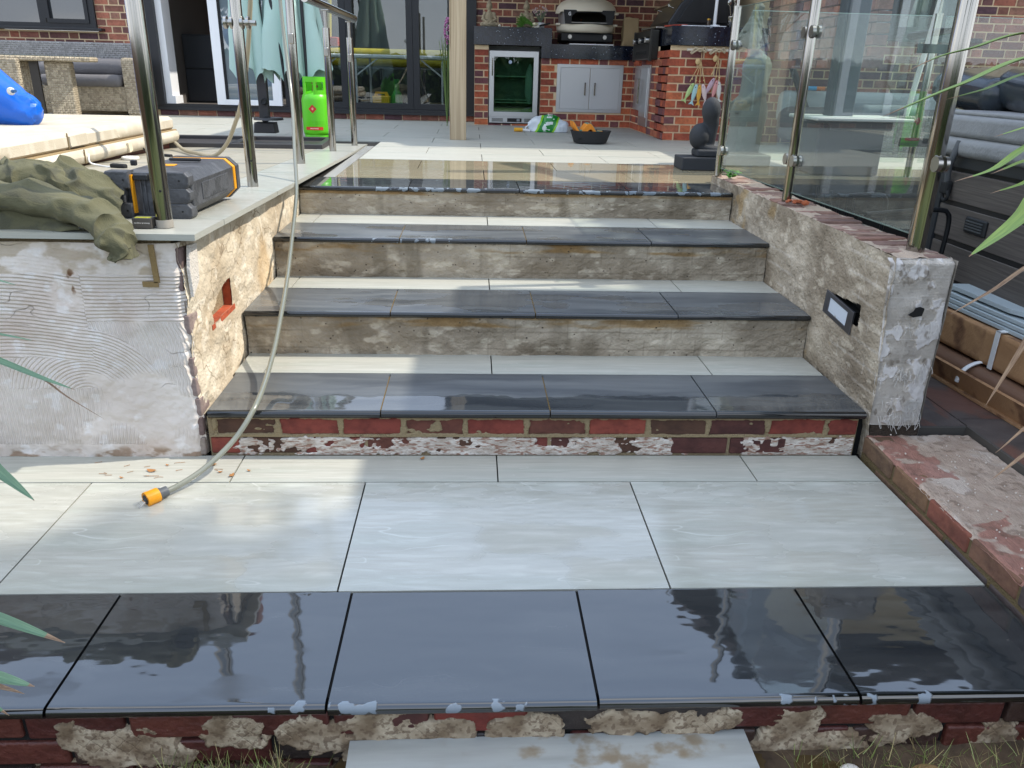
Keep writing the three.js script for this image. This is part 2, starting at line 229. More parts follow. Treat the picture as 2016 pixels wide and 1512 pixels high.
// ---- rough cement faces
const cemCol = (x, y, s, warm) => { const a = fbm(x * 5, y * 7, 5, s), b = fbm(x * 18, y * 30, 4, s + 1), st = fbm(x * 9, y * 1.5, 4, s + 2); let c = mix3(c255(113, 101, 84), c255(181, 170, 151), clamp(a * 1.5 - 0.3)); c = mix3(c, c255(204, 194, 174), sst(0.55, 0.75, b) * 0.5); c = mix3(c, c255(92, 82, 66), sst(0.6, 0.78, st) * 0.45); if (warm) c = mix3(c, c255(168, 142, 104), warm); return c; };
const cemB = bump(512, 512, (u, v) => { const a = fbm(u * 14, v * 22, 6, 301, 14, 22), r = Math.abs(fbm(u * 6, v * 9, 4, 305, 6, 9) - 0.5) * 2, h = fbm(u * 80, v * 90, 3, 307, 80, 90); return 0.45 * a + 0.33 * r + 0.25 * h; }, 1 / 0.7);
{
  const W = 2.4, rt = k => tex(1024, 128, (u, v) => {
    const x = u * W, y = v * 0.17; let c = cemCol(x, y, 310 + k * 11, 0);
    const jy = Math.abs(((y + 0.01 * fbm(x * 6, 3, 3, k)) % 0.075) - 0.037), jx = Math.abs((((x + (y > 0.075 ? 0.11 : 0)) / 0.225) % 1) - 0.5); c = mix3(c, c255(96, 86, 70), (sst(0.006, 0.0, jy) * 0.35 + sst(0.02, 0, jx) * 0.3) * sst(0.4, 0.6, fbm(x * 3, y * 3, 3, k + 5)));
    const band = 0.135 - 0.02 * fbm(x * 8, 1, 4, k + 9) - (k === 4 ? -0.02 : 0); c = mix3(c, mix3(c255(150, 116, 66), c255(108, 82, 48), fbm(x * 20, y * 40, 3, k)), sst(band - 0.006, band + 0.006, y) * 0.75 * sst(0.38, 0.56, fbm(x * 3.5 + k, y * 20, 4, k + 21)));
    if (hash(Math.floor(x * 190), Math.floor(y * 190), k) > 0.9975) c = c255(58, 48, 38); return c;
  });
  const st = T('garden_steps', 'flight of four garden steps with dark glossy nosings and pale strips behind', 'steps');
  for (let k = 1; k <= 4; k++) {
    const y = H[k], zf = Zn[k], y0 = H[k - 1], x0 = k === 1 ? XL : XL;
    const row = { x0: -1.0, W: 2.45, L: 0.45 };
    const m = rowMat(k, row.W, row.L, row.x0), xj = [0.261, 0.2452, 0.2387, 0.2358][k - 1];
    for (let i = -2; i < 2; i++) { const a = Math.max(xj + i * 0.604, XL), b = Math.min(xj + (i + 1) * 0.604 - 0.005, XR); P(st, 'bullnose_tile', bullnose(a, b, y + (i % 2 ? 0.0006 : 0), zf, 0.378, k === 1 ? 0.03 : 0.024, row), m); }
    if (k < 4) {
      const zb = Zn[k + 1] - 0.03, js = [-0.845, 0.058, 0.955];
      [[XL, js[0]], [js[0], js[1]], [js[1], js[2]], [js[2], XR]].forEach(([a, b]) => P(st, 'paving_slab', slab(a + 0.0025, b - 0.0025, y, zb, zf - 0.382), M.lightDry));
    }
    for (let i = -1; i < (k === 4 ? -1 : 2); i++) P(st, 'joint_mortar', bx(0.0055, 0.02, 0.33, xj + i * 0.604 - 0.0025, y - 0.0135 - (i === 1 ? 0.006 : 0), zf - 0.19), i === 1 ? M.joint : M.jointTan);
    P(st, 'core', span(XL - 0.02, XR + 0.02, k === 1 ? -0.05 : y0 - 0.03, y - 0.0245 - (k === 1 ? 0.006 : 0), zf - 0.66, zf - 0.05), M.joint);
    if (k > 1) P(st, 'riser', sheet(300, 26, (u, v) => { const x = lerp(XL, XR, u), yy = lerp(y0 - 0.004, y - 0.02, v); const d = 0.022 * (fbm(x * 7, yy * 12, 5, 330 + k) - 0.5) + 0.014 * Math.abs(fbm(x * 16, yy * 30, 3, 340 + k) - 0.5) + (v > 0.8 ? 0.004 * fbm(x * 30, 2, 2, k) : 0); return [x, yy, zf - 0.018 + d]; }), S(0xffffff, 0.93, 0, { map: rt(k), bumpMap: repd(cemB, 3.4, 0.25), bumpScale: 0.018 }));
    else {
      // brick riser: two courses, the lower still smeared with old render
      P(st, 'mortar', span(XL, 1.405, -0.03, 0.148, zf - 0.06, zf - 0.024), M.mortarGrey);
      const dm = br(0x51382a);
      P(st, 'mortar_smear', sheet(700, 30, (u, v) => { const x = XL + 0.004 + u * 2.352, y = 0.072 + v * 0.076; const jx = (0.5 - Math.abs((((x - XL - 0.03 + 0.0055) / 0.222) % 1 + 1) % 1 - 0.5)) * 0.222, edge = Math.max(sst(0.016, 0.004, jx), sst(0.012, 0.0, y - 0.076), sst(0.132, 0.146, y)); const m = edge * 0.42 + 0.9 * (fbm(x * 14, y * 24, 5, 358) - 0.5) + 0.3 * (fbm(x * 55, y * 60, 2, 359) - 0.5) - 0.16; return [x, y, zf - 0.028 + 0.013 * sst(-0.02, 0.12, m)]; }), S(0x8a7a5c, 0.95, 0, { bumpMap: repd(grainB, 14, 0.5), bumpScale: 0.005 }));
      const rc = S(0xffffff, 0.95, 0, { map: tex(512, 128, (u, v) => { const n = fbm(u * 60, v * 8, 5, 351), b2 = fbm(u * 150, v * 18, 3, 353); return mix3(mix3(c255(164, 150, 136), c255(220, 214, 204), clamp(n * 1.6 - 0.3)), c255(128, 90, 72), sst(0.54, 0.66, b2) * 0.7); }), bumpMap: repd(grainB, 14, 0.6), bumpScale: 0.004 });
      P(st, 'render_residue', sheet(600, 26, (u, v) => { const x = XL + 0.005 + u * 2.35, y = 0.0 + v * 0.086; const m = 0.9 * (fbm(x * 11, y * 20, 5, 355) - 0.5) + 0.3 * (fbm(x * 50, y * 60, 2, 356) - 0.5) + (x > 0.98 ? 0.42 : x < -0.75 ? -0.05 : x > 0.72 ? -0.1 : 0.12) - 0.5 * sst(0.06, 0.085, y); return [x, y, zf - 0.026 + 0.010 * sst(-0.01, 0.1, m) + 0.003 * (fbm(x * 40, y * 40, 2, 357) - 0.5)]; }), rc);
      for (let r = 0; r < 2; r++) for (let i = -1; i < 12; i++) {
        let a = XL + i * 0.222 + (r ? 0.03 : 0.115), b = a + 0.211; a = Math.max(a, XL + 0.004); b = Math.min(b, 1.402); if (b - a < 0.03) continue;
        const g = rb(b - a, 0.064, 0.05, 0.006, 0, 0, 0, 0, 0, 0, 1), ox = rnd() * 5; g.attributes.uv.array.forEach((q, n_, A) => A[n_] = q + ox);
        P(st, 'brick', tf(g, (a + b) / 2, r ? 0.112 : 0.036, zf - 0.044 + rr(-0.003, 0.003), 0, rr(-0.01, 0.01), rr(-0.01, 0.01)), r ? (i === 0 || i === 7 ? dm : pick(M.brickRed)) : i % 3 ? pick(M.brickRed) : dm);
      }
    }
  }
}
// ---- left retaining wall: combed white adhesive on the front, cream cement on the stair side
{
  const w = T('retaining_wall', 'left retaining wall with white combed render front and a square hole in its stair side', 'wall');
  const X0 = -2.75, X1 = -0.972, Y1 = 0.765;
  const comb = (x, y) => {
    const wx = x + 0.02 * (fbm(x * 3, y * 3, 2, 401) - 0.5), wy = y + 0.02 * (fbm(x * 3, y * 3, 2, 402) - 0.5);
    let d; const up = y > 0.36 + 0.05 * (fbm(x * 4, 1, 2, 403) - 0.5);
    if (up && wx < -1.3) d = wy + 0.03 * Math.sin(wx * 5);
    else if (Math.hypot(wx + 1.34, wy - 0.22) < 0.26 && y > 0.26) d = Math.hypot(wx + 1.34, (wy - 0.22) * 1.1);
    else if (y > 0.5) d = wy; else d = wx + 0.35 * (wy - 0.2) * (wy - 0.2) + 0.04 * wy;
    const m = sst(0.36, 0.46, fbm(x * 4 + 7, y * 5, 4, 404)) * (y < 0.05 || y > 0.66 ? 0.15 : 1);
    return [Math.pow(0.5 + 0.5 * Math.sin(d * 2 * Math.PI / 0.0125), 1.3) * m, m];
  };
  const lump = (x, y) => fbm(x * 9, y * 12, 5, 410), crack = (x, y) => sst(0.006, 0, Math.abs(fbm(x * 4, y * 9, 4, 411) - 0.5)) * sst(0.56, 0.66, fbm(x * 3, y * 3, 3, 412));
  const W = X1 - X0;
  const map = tex(2048, 1024, (u, v) => {
    const x = X0 + u * W, y = v * Y1, a = fbm(x * 3, y * 4, 5, 420), b = lump(x, y), c0 = fbm(x * 22, y * 26, 4, 421), [r, m] = comb(x, y);
    let c = mix3(c255(190, 179, 168), c255(222, 214, 205), clamp(a * 1.6 - 0.3)); c = mix3(c, c255(186, 168, 154), sst(0.52, 0.74, fbm(x * 3.4, y * 4.2, 5, 422)) * 0.55);
    c = mix3(c, c255(226, 224, 222), sst(0.6, 0.75, c0) * 0.5); c = mix3(c, c255(128, 118, 106), crack(x, y) * 0.4);
    if (y > 0.66) c = mix3(c, c255(160, 144, 120), sst(0.46, 0.6, fbm(x * 12, y * 20, 5, 423)) * 0.6);
    if (y < 0.06) c = mix3(c, c255(134, 110, 88), sst(0.45, 0.62, fbm(x * 16, y * 30, 5, 424)) * sst(0.05, 0.02, y) * 0.8);
    const sx = (x + 1.33) / 0.035, sy = (y - 0.64) / 0.06; c = mix3(c, c255(96, 66, 42), sst(0.55, 0.7, fbm(x * 40, y * 30, 3, 426)) * sst(1, 0.3, Math.hypot(sx, sy)));
    return c;
  });
  const bm = bump(2048, 1024, (u, v) => { const x = X0 + u * W, y = v * Y1; return clamp(0.34 + 0.30 * comb(x, y)[0] + 0.35 * (lump(x, y) - 0.5) + 0.25 * (fbm(x * 50, y * 60, 3, 427) - 0.5) - 0.35 * crack(x, y)); });
  P(w, 'render_coat', (() => {
    const g = sheet(330, 150, (u, v) => { let x = X0 + u * W; const y = v * Y1; const j = 0.016 * (fbm(y * 18, 3, 4, 430) - 0.5) + 0.01 * (fbm(y * 60, 7, 2, 431) - 0.5); if (u > 0.93) x += j * (u - 0.93) / 0.07; const e = sst(1, 0.985, u); return [x, y, -0.318 + (0.005 + 0.016 * (lump(x, y) - 0.4) + 0.006 * (fbm(x * 30, y * 30, 2, 432) - 0.5)) * e - 0.012 * (1 - e)]; });
    return g;
  })(), S(0xffffff, 0.92, 0, { map, bumpMap: bm, bumpScale: 0.013 }));
  P(w, 'core', [span(-2.75, -1.0, -0.05, 0.762, -0.9, -0.336)], M.mortarGrey);
  const cornerB = [0x8a7670, 0x9a8880, 0x7c6862, 0xa09488].map(br);
  for (let r = 0; r < 10; r++) { const y = 0.004 + r * 0.075; P(w, 'brick', rb(0.06 + rr(0, 0.012), 0.066 + rr(0, 0.006), 0.09, 0.006, -1.004 + rr(-0.004, 0.004), y + 0.034, -0.372 + rr(0, 0.01), rr(-0.04, 0.04), rr(-0.05, 0.05), rr(-0.04, 0.04), 1), pick(cornerB)); }
  // square notch of bare mortar near the top
  P(w, 'mortar_patch', [bx(0.018, 0.125, 0.006, -1.052, 0.70, -0.304, 0, 0, 0.03), bx(0.05, 0.018, 0.006, -1.072, 0.632, -0.304)], S(0x85704a, 0.95, 0, { bumpMap: grainB, bumpScale: 0.003 }));
  const inHole = (z, y) => { const t = (z + 0.79) / 0.25; return t > 0 && t < 1 && y > 0.425 && y < lerp(0.535, 0.472, sst(0.15, 1, t)) + 0.006 * (fbm(z * 60, 1, 2, 3) - 0.5); };
  const inMap = tex(1024, 512, (u, v) => { const z = u * 1.85, y = v * 0.78, a = fbm(z * 6, y * 7, 5, 440), b = fbm(z * 20, y * 24, 4, 441); let c = mix3(c255(168, 150, 124), c255(212, 200, 178), clamp(a * 1.5 - 0.25)); c = mix3(c, c255(224, 214, 196), sst(0.56, 0.7, b) * 0.5); c = mix3(c, c255(176, 138, 88), sst(0.58, 0.72, fbm(z * 2, y * 3, 3, 442)) * 0.4); c = mix3(c, c255(110, 92, 70), sst(0.01, 0, Math.abs(fbm(z * 5, y * 6, 4, 443) - 0.5)) * 0.6); return c; });
  const gin = sheet(230, 120, (u, v) => { const z = -0.322 - u * 1.83, y = v * 0.765; const d = 0.022 * (fbm(z * 6, y * 8, 5, 445) - 0.5) + 0.010 * (fbm(z * 18, y * 22, 3, 446) - 0.5); return [XL - 0.006 + d + (u < 0.03 ? -0.02 * (1 - u / 0.03) * fbm(y * 20, 2, 3, 4) : 0), Math.min(y, terrY(z) - 0.022), z]; });
  { const ix = [], p = gin.attributes.position, A = gin.index.array; for (let i = 0; i < A.length; i += 3) { const y = (p.getY(A[i]) + p.getY(A[i + 1]) + p.getY(A[i + 2])) / 3, z = (p.getZ(A[i]) + p.getZ(A[i + 1]) + p.getZ(A[i + 2])) / 3; if (!inHole(z, y)) ix.push(A[i], A[i + 1], A[i + 2]); } gin.setIndex(ix); }
  P(w, 'stair_side_render', gin, S(0xffffff, 0.93, 0, { map: inMap, bumpMap: repd(cemB, 2.64, 1.1), bumpScale: 0.012 }));
  P(w, 'hole_lining', [span(-1.10, -0.962, 0.405, 0.424, -0.81, -0.52), span(-1.10, -0.97, 0.405, 0.56, -0.83, -0.795), span(-1.12, -1.10, 0.40, 0.56, -0.83, -0.5), span(-1.10, -0.97, 0.405, 0.56, -0.535, -0.515)], br(0xb4512e));
  P(w, 'render_flake', ext([[0, 0], [0.07, 0.04], [0.085, 0.16], [0.02, 0.165], [-0.005, 0.09]], 0.008, 0.002).rotateY(Math.PI / 2).translate(-0.958, 0.585, -0.335), S(0xc9c2b8, 0.9, 0, { bumpMap: grainB, bumpScale: 0.004 }));
}
// ---- right flank wall with brick-on-edge top and netted render pier
{
  const w = T('flank_wall', 'right stair wall of grey scraped cement topped with bricks on edge', 'wall');
  const yT = 0.752, z0 = -0.31, z1 = -2.6;
  const map = tex(1024, 512, (u, v) => { const z = u * 2.3, y = v * 0.76; let c = cemCol(z, y, 460, 0); const jy = Math.abs((y % 0.075) - 0.0375), jz = Math.abs((((z + (Math.floor(y / 0.075) % 2) * 0.11) / 0.225) % 1) - 0.5); c = mix3(c, c255(206, 202, 196), (sst(0.009, 0.002, jy) + sst(0.03, 0, jz)) * 0.25 * sst(0.4, 0.6, fbm(z * 4, y * 4, 3, 461))); c = mix3(c, c255(150, 120, 72), sst(0.7, 0.8, fbm(z * 5, y * 5, 4, 463)) * 0.5); return c.map(x => x * 1.04); });
  const lz = [-0.80, -0.545], ly = [0.415, 0.505];
  const g = sheet(260, 110, (u, v) => { const z = z0 + 0.004 - u * (z0 - z1), y = -0.02 + v * (yT + 0.02); const d = 0.022 * (fbm(z * 5, y * 7, 5, 470) - 0.5) + 0.010 * (fbm(z * 17, y * 20, 3, 471) - 0.5); return [1.424 + 0.02 * (1 - y / yT) * sst(-0.8, -0.31, z) - 0.02 * y / yT * sst(-0.8, -0.31, z) - d, y, z]; });
  { const ix = [], p = g.attributes.position, A = g.index.array; for (let i = 0; i < A.length; i += 3) { const y = (p.getY(A[i]) + p.getY(A[i + 1]) + p.getY(A[i + 2])) / 3, z = (p.getZ(A[i]) + p.getZ(A[i + 1]) + p.getZ(A[i + 2])) / 3; const t = (z - lz[0]) / (lz[1] - lz[0]), yo = ly[0] + 0.02 * t; const over = 0.03 + 0.02 * fbm(z * 40, y * 40, 2, 9); if (!(z > lz[0] + 0.01 && z < lz[1] + over && y > yo + 0.008 && y < yo + 0.09)) ix.push(A[i + 1], A[i], A[i + 2]); } g.setIndex(ix); g.computeVertexNormals(); }
  P(w, 'scraped_render', g, S(0xffffff, 0.93, 0, { map, bumpMap: repd(cemB, 3.3, 1.08), bumpScale: 0.020, side: THREE.DoubleSide }));
  P(w, 'core', [span(1.47, 1.622, -0.05, yT - 0.05, z1, -0.335), span(1.45, 1.622, -0.05, 0.40, z1, -0.335), span(1.45, 1.622, 0.54, yT - 0.05, z1, -0.335), span(1.45, 1.622, 0.35, 0.6, -0.46, -0.335), span(1.45, 1.622, 0.35, 0.6, z1, -0.9)], M.dark);
  const pm = tex(512, 1024, (u, v) => { const x = u * 0.24, y = v * 0.62, n = fbm(x * 16, y * 14, 5, 481), a = fbm(x * 8, y * 30, 4, 482); let c = mix3(c255(166, 156, 142), c255(208, 201, 191), a); const line = sst(0.02, 0.0, Math.abs(((y + 0.006 * fbm(x * 20, 1, 3, 4)) / 0.075 % 1) - 0.5)); c = mix3(c, c255(216, 214, 212), line * 0.6); c = mix3(c, c255(206, 204, 204), sst(0.5, 0.56, n) * 0.7); const gr = Math.max(sst(0.3, 0.45, Math.abs((x / 0.0052 % 1) - 0.5)), sst(0.3, 0.45, Math.abs((y / 0.0052 % 1) - 0.5))) * sst(0.5, 0.46, n); c = mix3(c, c255(204, 200, 194), gr * 0.6); return mix3(c, c255(110, 100, 88), sst(0.62, 0.76, fbm(x * 26, y * 20, 4, 484)) * 0.6); });
  const pb = bump(512, 1024, (u, v) => { const x = u * 0.24, y = v * 0.62, n = fbm(x * 16, y * 14, 5, 481); const gr = Math.max(sst(0.3, 0.45, Math.abs((x / 0.0052 % 1) - 0.5)), sst(0.3, 0.45, Math.abs((y / 0.0052 % 1) - 0.5))) * sst(0.52, 0.46, n); return clamp(0.3 + 0.35 * sst(0.48, 0.56, n) + 0.2 * gr + 0.25 * (fbm(x * 60, y * 60, 3, 485) - 0.5)); });
  P(w, 'netted_render', sheet(70, 170, (u, v) => { const y = 0.13 + v * 0.616, e = 0.014 * (fbm(y * 16, u > 0.5 ? 9 : 2, 4, 490) - 0.5); const x = lerp(1.394 + 0.044 * (1 - v), 1.63, u) + e * (u < 0.5 ? 0.5 : 1) * (u < 0.1 ? 1 - u / 0.1 : u > 0.9 ? (u - 0.9) * 10 : 0); return [x, y, -0.318 + 0.026 * (fbm(x * 14, y * 12, 4, 491) - 0.45) * Math.sin(Math.PI * clamp(u, 0.02, 0.98)) + 0.01 * Math.pow(Math.sin(Math.PI * u), 0.4) - 0.03 * sst(0.95, 1, u) - 0.02 * sst(0.97, 1, v)]; }), S(0xffffff, 0.93, 0, { map: pm, bumpMap: pb, bumpScale: 0.011 }));
  P(w, 'side_render', [sheet(40, 60, (u, v) => { const z = -0.318 - u * 2.28, y = -0.05 + v * 0.79; return [1.632 + 0.014 * (fbm(z * 7, y * 9, 4, 495) - 0.5), y, z]; }, (u, v) => [u, v]), span(1.47, 1.625, 0.14, 0.735, -0.36, -0.326)], S(0xa39c92, 0.93, 0, { bumpMap: cemB, bumpScale: 0.008, side: THREE.DoubleSide }));
  P(w, 'damp_base', rb(0.19, 0.2, 0.06, 0.012, 1.54, 0.05, -0.345), S(0x40362c, 0.9, 0, { bumpMap: grainB, bumpScale: 0.01 }));
  const strand = []; for (let i = 0; i < 90; i++) { const x = rr(1.46, 1.62), y = pick([0.16, 0.18, 0.22, 0.34, 0.36, 0.52]) + rr(-0.012, 0.012); strand.push(tube([[x, y, -0.312], [x + rr(-0.006, 0.006), y - 0.015, -0.300], [x + rr(-0.012, 0.012), y - rr(0.02, 0.05), -0.302 + rr(0, 0.012)]], 0.0009, 4, 4)); }
  for (let i = 0; i < 14; i++) { strand.push(bar([1.545, 0.155 + i * 0.0055, -0.3], [1.612, 0.155 + i * 0.0055, -0.302], 0.0008, 4)); strand.push(bar([1.548 + i * 0.0048, 0.145, -0.301], [1.548 + i * 0.0048, 0.235, -0.303], 0.0008, 4)); }
  stuff(P(w, 'mesh_strands', strand, S(0xc9c6c0, 0.8)));
  P(w, 'hole', [ext([[-0.028, -0.012], [-0.01, -0.02], [0.02, -0.014], [0.024, 0.012], [0.01, 0.018], [-0.006, 0.014], [-0.012, 0.002]], 0.004, 0).translate(1.515, 0.565, -0.302)], M.dark);  // flat dark patch on the render, standing in for shade inside a hole
  const topB = [0x8a7064, 0x9a8072, 0x7c6258, 0x8c6a5c, 0xa0897a].map(br);
  for (let i = 0; i < 30; i++) { const z = -0.375 - i * 0.0742; P(w, 'brick', rb(0.19 + rr(-0.016, 0.004), 0.09, 0.063, 0.006, 1.529 + rr(-0.006, 0.006), 0.704 + rr(-0.008, 0.004), z + rr(-0.003, 0.003), rr(-0.09, 0.09), rr(-0.05, 0.05), rr(-0.03, 0.03), 1), pick(topB)); }
  P(w, 'mortar', sheet(40, 320, (u, v) => { const x = 1.43 + u * 0.19, z = z1 + v * 2.275; return [x, 0.744 + 0.022 * (fbm(x * 14, z * 9, 5, 497) - 0.52) + 0.004 * (fbm(x * 70, z * 70, 2, 498) - 0.5), z]; }, (u, v) => [u * 0.19, v * 2.3]).scale(1, 1, 1), S(0xae9c8a, 0.95, 0, { bumpMap: grainB, bumpScale: 0.005, side: THREE.DoubleSide }));
}
{ // recessed step light
  const t = T('step_light', 'small square steel step light set loosely in the right stair wall', 'light');
  t.position.set(1.424, 0.455, -0.672); t.rotation.set(0.09, 0, 0);
  P(t, 'frame', [ext([[-0.125, -0.045], [0.125, -0.045], [0.125, 0.045], [-0.125, 0.045]], 0.006, 0.0015, [[[-0.086, -0.03], [-0.086, 0.03], [0.082, 0.03], [0.082, -0.03]]]).rotateY(-Math.PI / 2)], S(0x77767a, 0.35, 0.9));
  P(t, 'lens', [bx(0.006, 0.06, 0.168, -0.001, 0, -0.002)], S(0xc4cdd6, 0.25));
  P(t, 'housing', [bx(0.09, 0.07, 0.2, 0.05, 0, 0)], M.dark);
}
// ---- low brick ledge on the right of the landing
{
  const w = T('ledge_wall', 'low brick ledge beside the landing with old white mortar on top', 'wall');
  const lm = tex(512, 1024, (u, v) => { const x = u * 0.4, z = v * 1.6, n = fbm(x * 8, z * 6, 5, 501), b = fbm(x * 40, z * 30, 4, 502), r = fbm(x * 5 + 1, z * 7, 4, 503); let c = mix3(c255(158, 138, 122), c255(190, 172, 156), b); c = mix3(c, c255(204, 194, 184), sst(0.52, 0.66, n) * 0.6); const red = sst(0.155, 0.135, x + 0.16 * (fbm(x * 20, z * 20, 4, 506) - 0.5)) * sst(0.5, 0.53, r); c = mix3(c, mix3(c255(112, 62, 52), c255(158, 88, 74), b), red * 0.55); return mix3(c, c255(92, 74, 60), sst(0.6, 0.72, fbm(x * 30, z * 30, 4, 504)) * 0.35); });
  P(w, 'mortar_bed', sheet(70, 200, (u, v) => { const x = 1.425 + u * 0.395, z = -0.31 + v * 1.6; return [x, 0.088 + 0.014 * (fbm(x * 14, z * 14, 5, 510) - 0.5) + 0.006 * (fbm(x * 60, z * 60, 2, 511) - 0.5) - (u < 0.02 ? 0.01 : 0), z]; }).rotateX(0), S(0xffffff, 0.95, 0, { map: lm, side: THREE.DoubleSide, bumpMap: grainB, bumpScale: 0.008 }));
  const mosB = [br(0x70513f), br(0x66503c), br(0x7d4a3a), br(0x4d4340), br(0x74583f)];
  for (let i = 0; i < 8; i++) { const z = -0.2 + i * 0.225; P(w, 'brick', rb(0.1, 0.064, 0.215, 0.008, 1.474 + rr(-0.003, 0.003), 0.052, z, rr(-0.02, 0.02), rr(-0.015, 0.015), rr(-0.02, 0.02), 1), mosB[(i * 3 + 1) % 5]); P(w, 'brick', rb(0.1, 0.064, 0.215, 0.008, 1.476 + rr(-0.003, 0.003), -0.024, z + 0.11, 0, 0, 0, 1), pick(mosB)); }
  P(w, 'core', span(1.43, 1.81, -0.2, 0.074, -0.31, 1.3), S(0x5f5236, 0.95, 0, { bumpMap: grainB, bumpScale: 0.004 }));
  P(w, 'metal_edging', [span(1.826, 1.838, 0.0, 0.112, -0.34, 1.3), span(1.64, 1.838, 0.0, 0.106, -0.352, -0.34)], S(0x4a4743, 0.6));
  const crumbs = []; for (let i = 0; i < 160; i++) { const s = rr(0.001, 0.0035); crumbs.push(tf(new THREE.IcosahedronGeometry(s, 0), rr(1.43, 1.8), 0.094 + s * 0.3, rr(-0.3, 1.0), rnd() * 3, rnd() * 3)); }
  stuff(P(w, 'mortar_crumbs', crumbs, S(0xc8bfb4, 0.95)));
}
// ---- slate side path and the terrace sub-structure
const slateMap = tex(512, 512, (u, v) => { const w = fbm(u * 3, v * 3, 4, 520, 3), a = fbm(u * 3 + w, v * 22 + w * 4, 5, 521, 3, 22), b = fbm(u * 4, v * 5, 4, 522, 4, 5); let c = mix3(c255(62, 56, 54), c255(98, 88, 84), a); return mix3(c, c255(118, 72, 56), sst(0.52, 0.68, b) * 0.6); }, true, 1 / 1.1);
{
  const p = structure('side_path', 'dark rusty slate side path beside the right wall');
  const m = S(0xffffff, 0.55, 0, { map: slateMap, bumpMap: cemB, bumpScale: 0.004 });
  P(p, 'bed', [span(1.84, 7, -0.2, 0.088, -3.0, 3), span(1.632, 1.84, -0.2, 0.088, -3.0, -0.36)], M.joint);
  for (let i = 0; i < 3; i++) for (let j = 0; j < 5; j++) { const x0 = i === 0 ? 1.845 : 1.84 + i * 0.61, z0 = -0.42 + (j - 3) * 0.92 + (i % 2) * 0.4; P(p, 'slate_slab', slab(x0, 1.84 + (i + 1) * 0.61 - 0.006, 0.104, z0, z0 + 0.914), m); }
  for (let j = 0; j < 3; j++) P(p, 'slate_slab', slab(1.64, 1.839, 0.104, -0.354 - (j + 1) * 0.8, -0.36 - j * 0.8), m);
}
// ---- upper patio
{
  const p = structure('patio', 'sunny upper patio of pale staggered slabs between the steps and the house');
  P(p, 'bed', [span(-9, 3.9, 0.4, PAT - 0.0085, -12.4, -4.75), span(-0.95, 1.425, 0.3, PAT - 0.0085, -4.75, -2.5), span(1.425, 6, 0.3, PAT - 0.0085, -4.75, -3.02)], M.joint);
  const zs = [-2.503, -3.01, -3.53, -4.02, -4.5, -4.97, -5.5, -6.05, -6.6, -7.15, -7.7, -8.2];
  for (let r = 0; r < zs.length - 1; r++) for (let i = -7; i < 6; i++) {
    let a = (r % 2 ? -0.375 : 0.05) + i * 0.905, b = a + 0.9; const z1 = zs[r] - 0.0025, z0 = zs[r + 1] + 0.0025;
    const lim = r < 5 ? (r < 1 ? -0.85 : -0.82) : -7; a = Math.max(a, lim); if (r < 1) b = Math.min(b, 1.62); if (b - a < 0.05) continue; if (r < 1 && a > 1.5) continue;
    P(p, 'paving_slab', slab(a, b, PAT, z0, z1), r < 2 ? M.patioWet : M.lightPatio);
  }
  for (let i = 0; i < 3; i++) { const a = [-2.505, -3.2, -3.9][i], b = [-3.195, -3.895, -4.5][i]; P(p, 'border_strip', slab(-0.893, -0.826, PAT + 0.001, b, a), S(0x9c9c98, 0.25)); }
  P(p, 'edge_face', span(1.64, 6, 0.1, PAT - 0.021, -3.06, -3.03), M.brickHouse[4]);
}
// ---- raised left terrace
{
  const t = structure('terrace', 'raised left terrace of pale slabs with a square overhanging edge');
  t.position.set(0, 0.80, -0.3); t.rotation.x = -0.0216;
  const m = S(0xf4ece2, 0.4, 0, { map: M.lightMap }), cop = S(0xffffff, 0.3, 0, { map: M.lightMap });
  P(t, 'bed', [span(-6, -1.02, -0.5, -0.026, -4.5, -0.62), span(-6, -1.0, -0.04, -0.021, -0.62, -0.03), span(-1.04, -0.945, -0.032, -0.021, -4.4, -0.05)], M.mortarGrey);
  // front coping, side coping, field
  for (let i = 0; i < 5; i++) { const b = -0.905 - i * 0.905; P(t, 'coping_slab', slab(b - 0.9, b, 0, -0.30, 0.015, 0.02), cop); }
  for (let i = 0; i < 5; i++) { const z1 = -0.305 - i * 0.82; P(t, 'coping_slab', slab(-1.2, -0.905, 0, z1 - 0.816, z1), cop); }
  for (let r = 0; r < 7; r++) for (let i = 0; i < 4; i++) { const x1 = -1.205 - i * 0.905 + (r % 2 ? 0 : 0.45); const b = Math.min(x1, -1.205), a = x1 - 0.9; const z1 = -0.305 - r * 0.6; P(t, 'paving_slab', slab(a, b, -0.0005, z1 - 0.595, z1), m); }
}
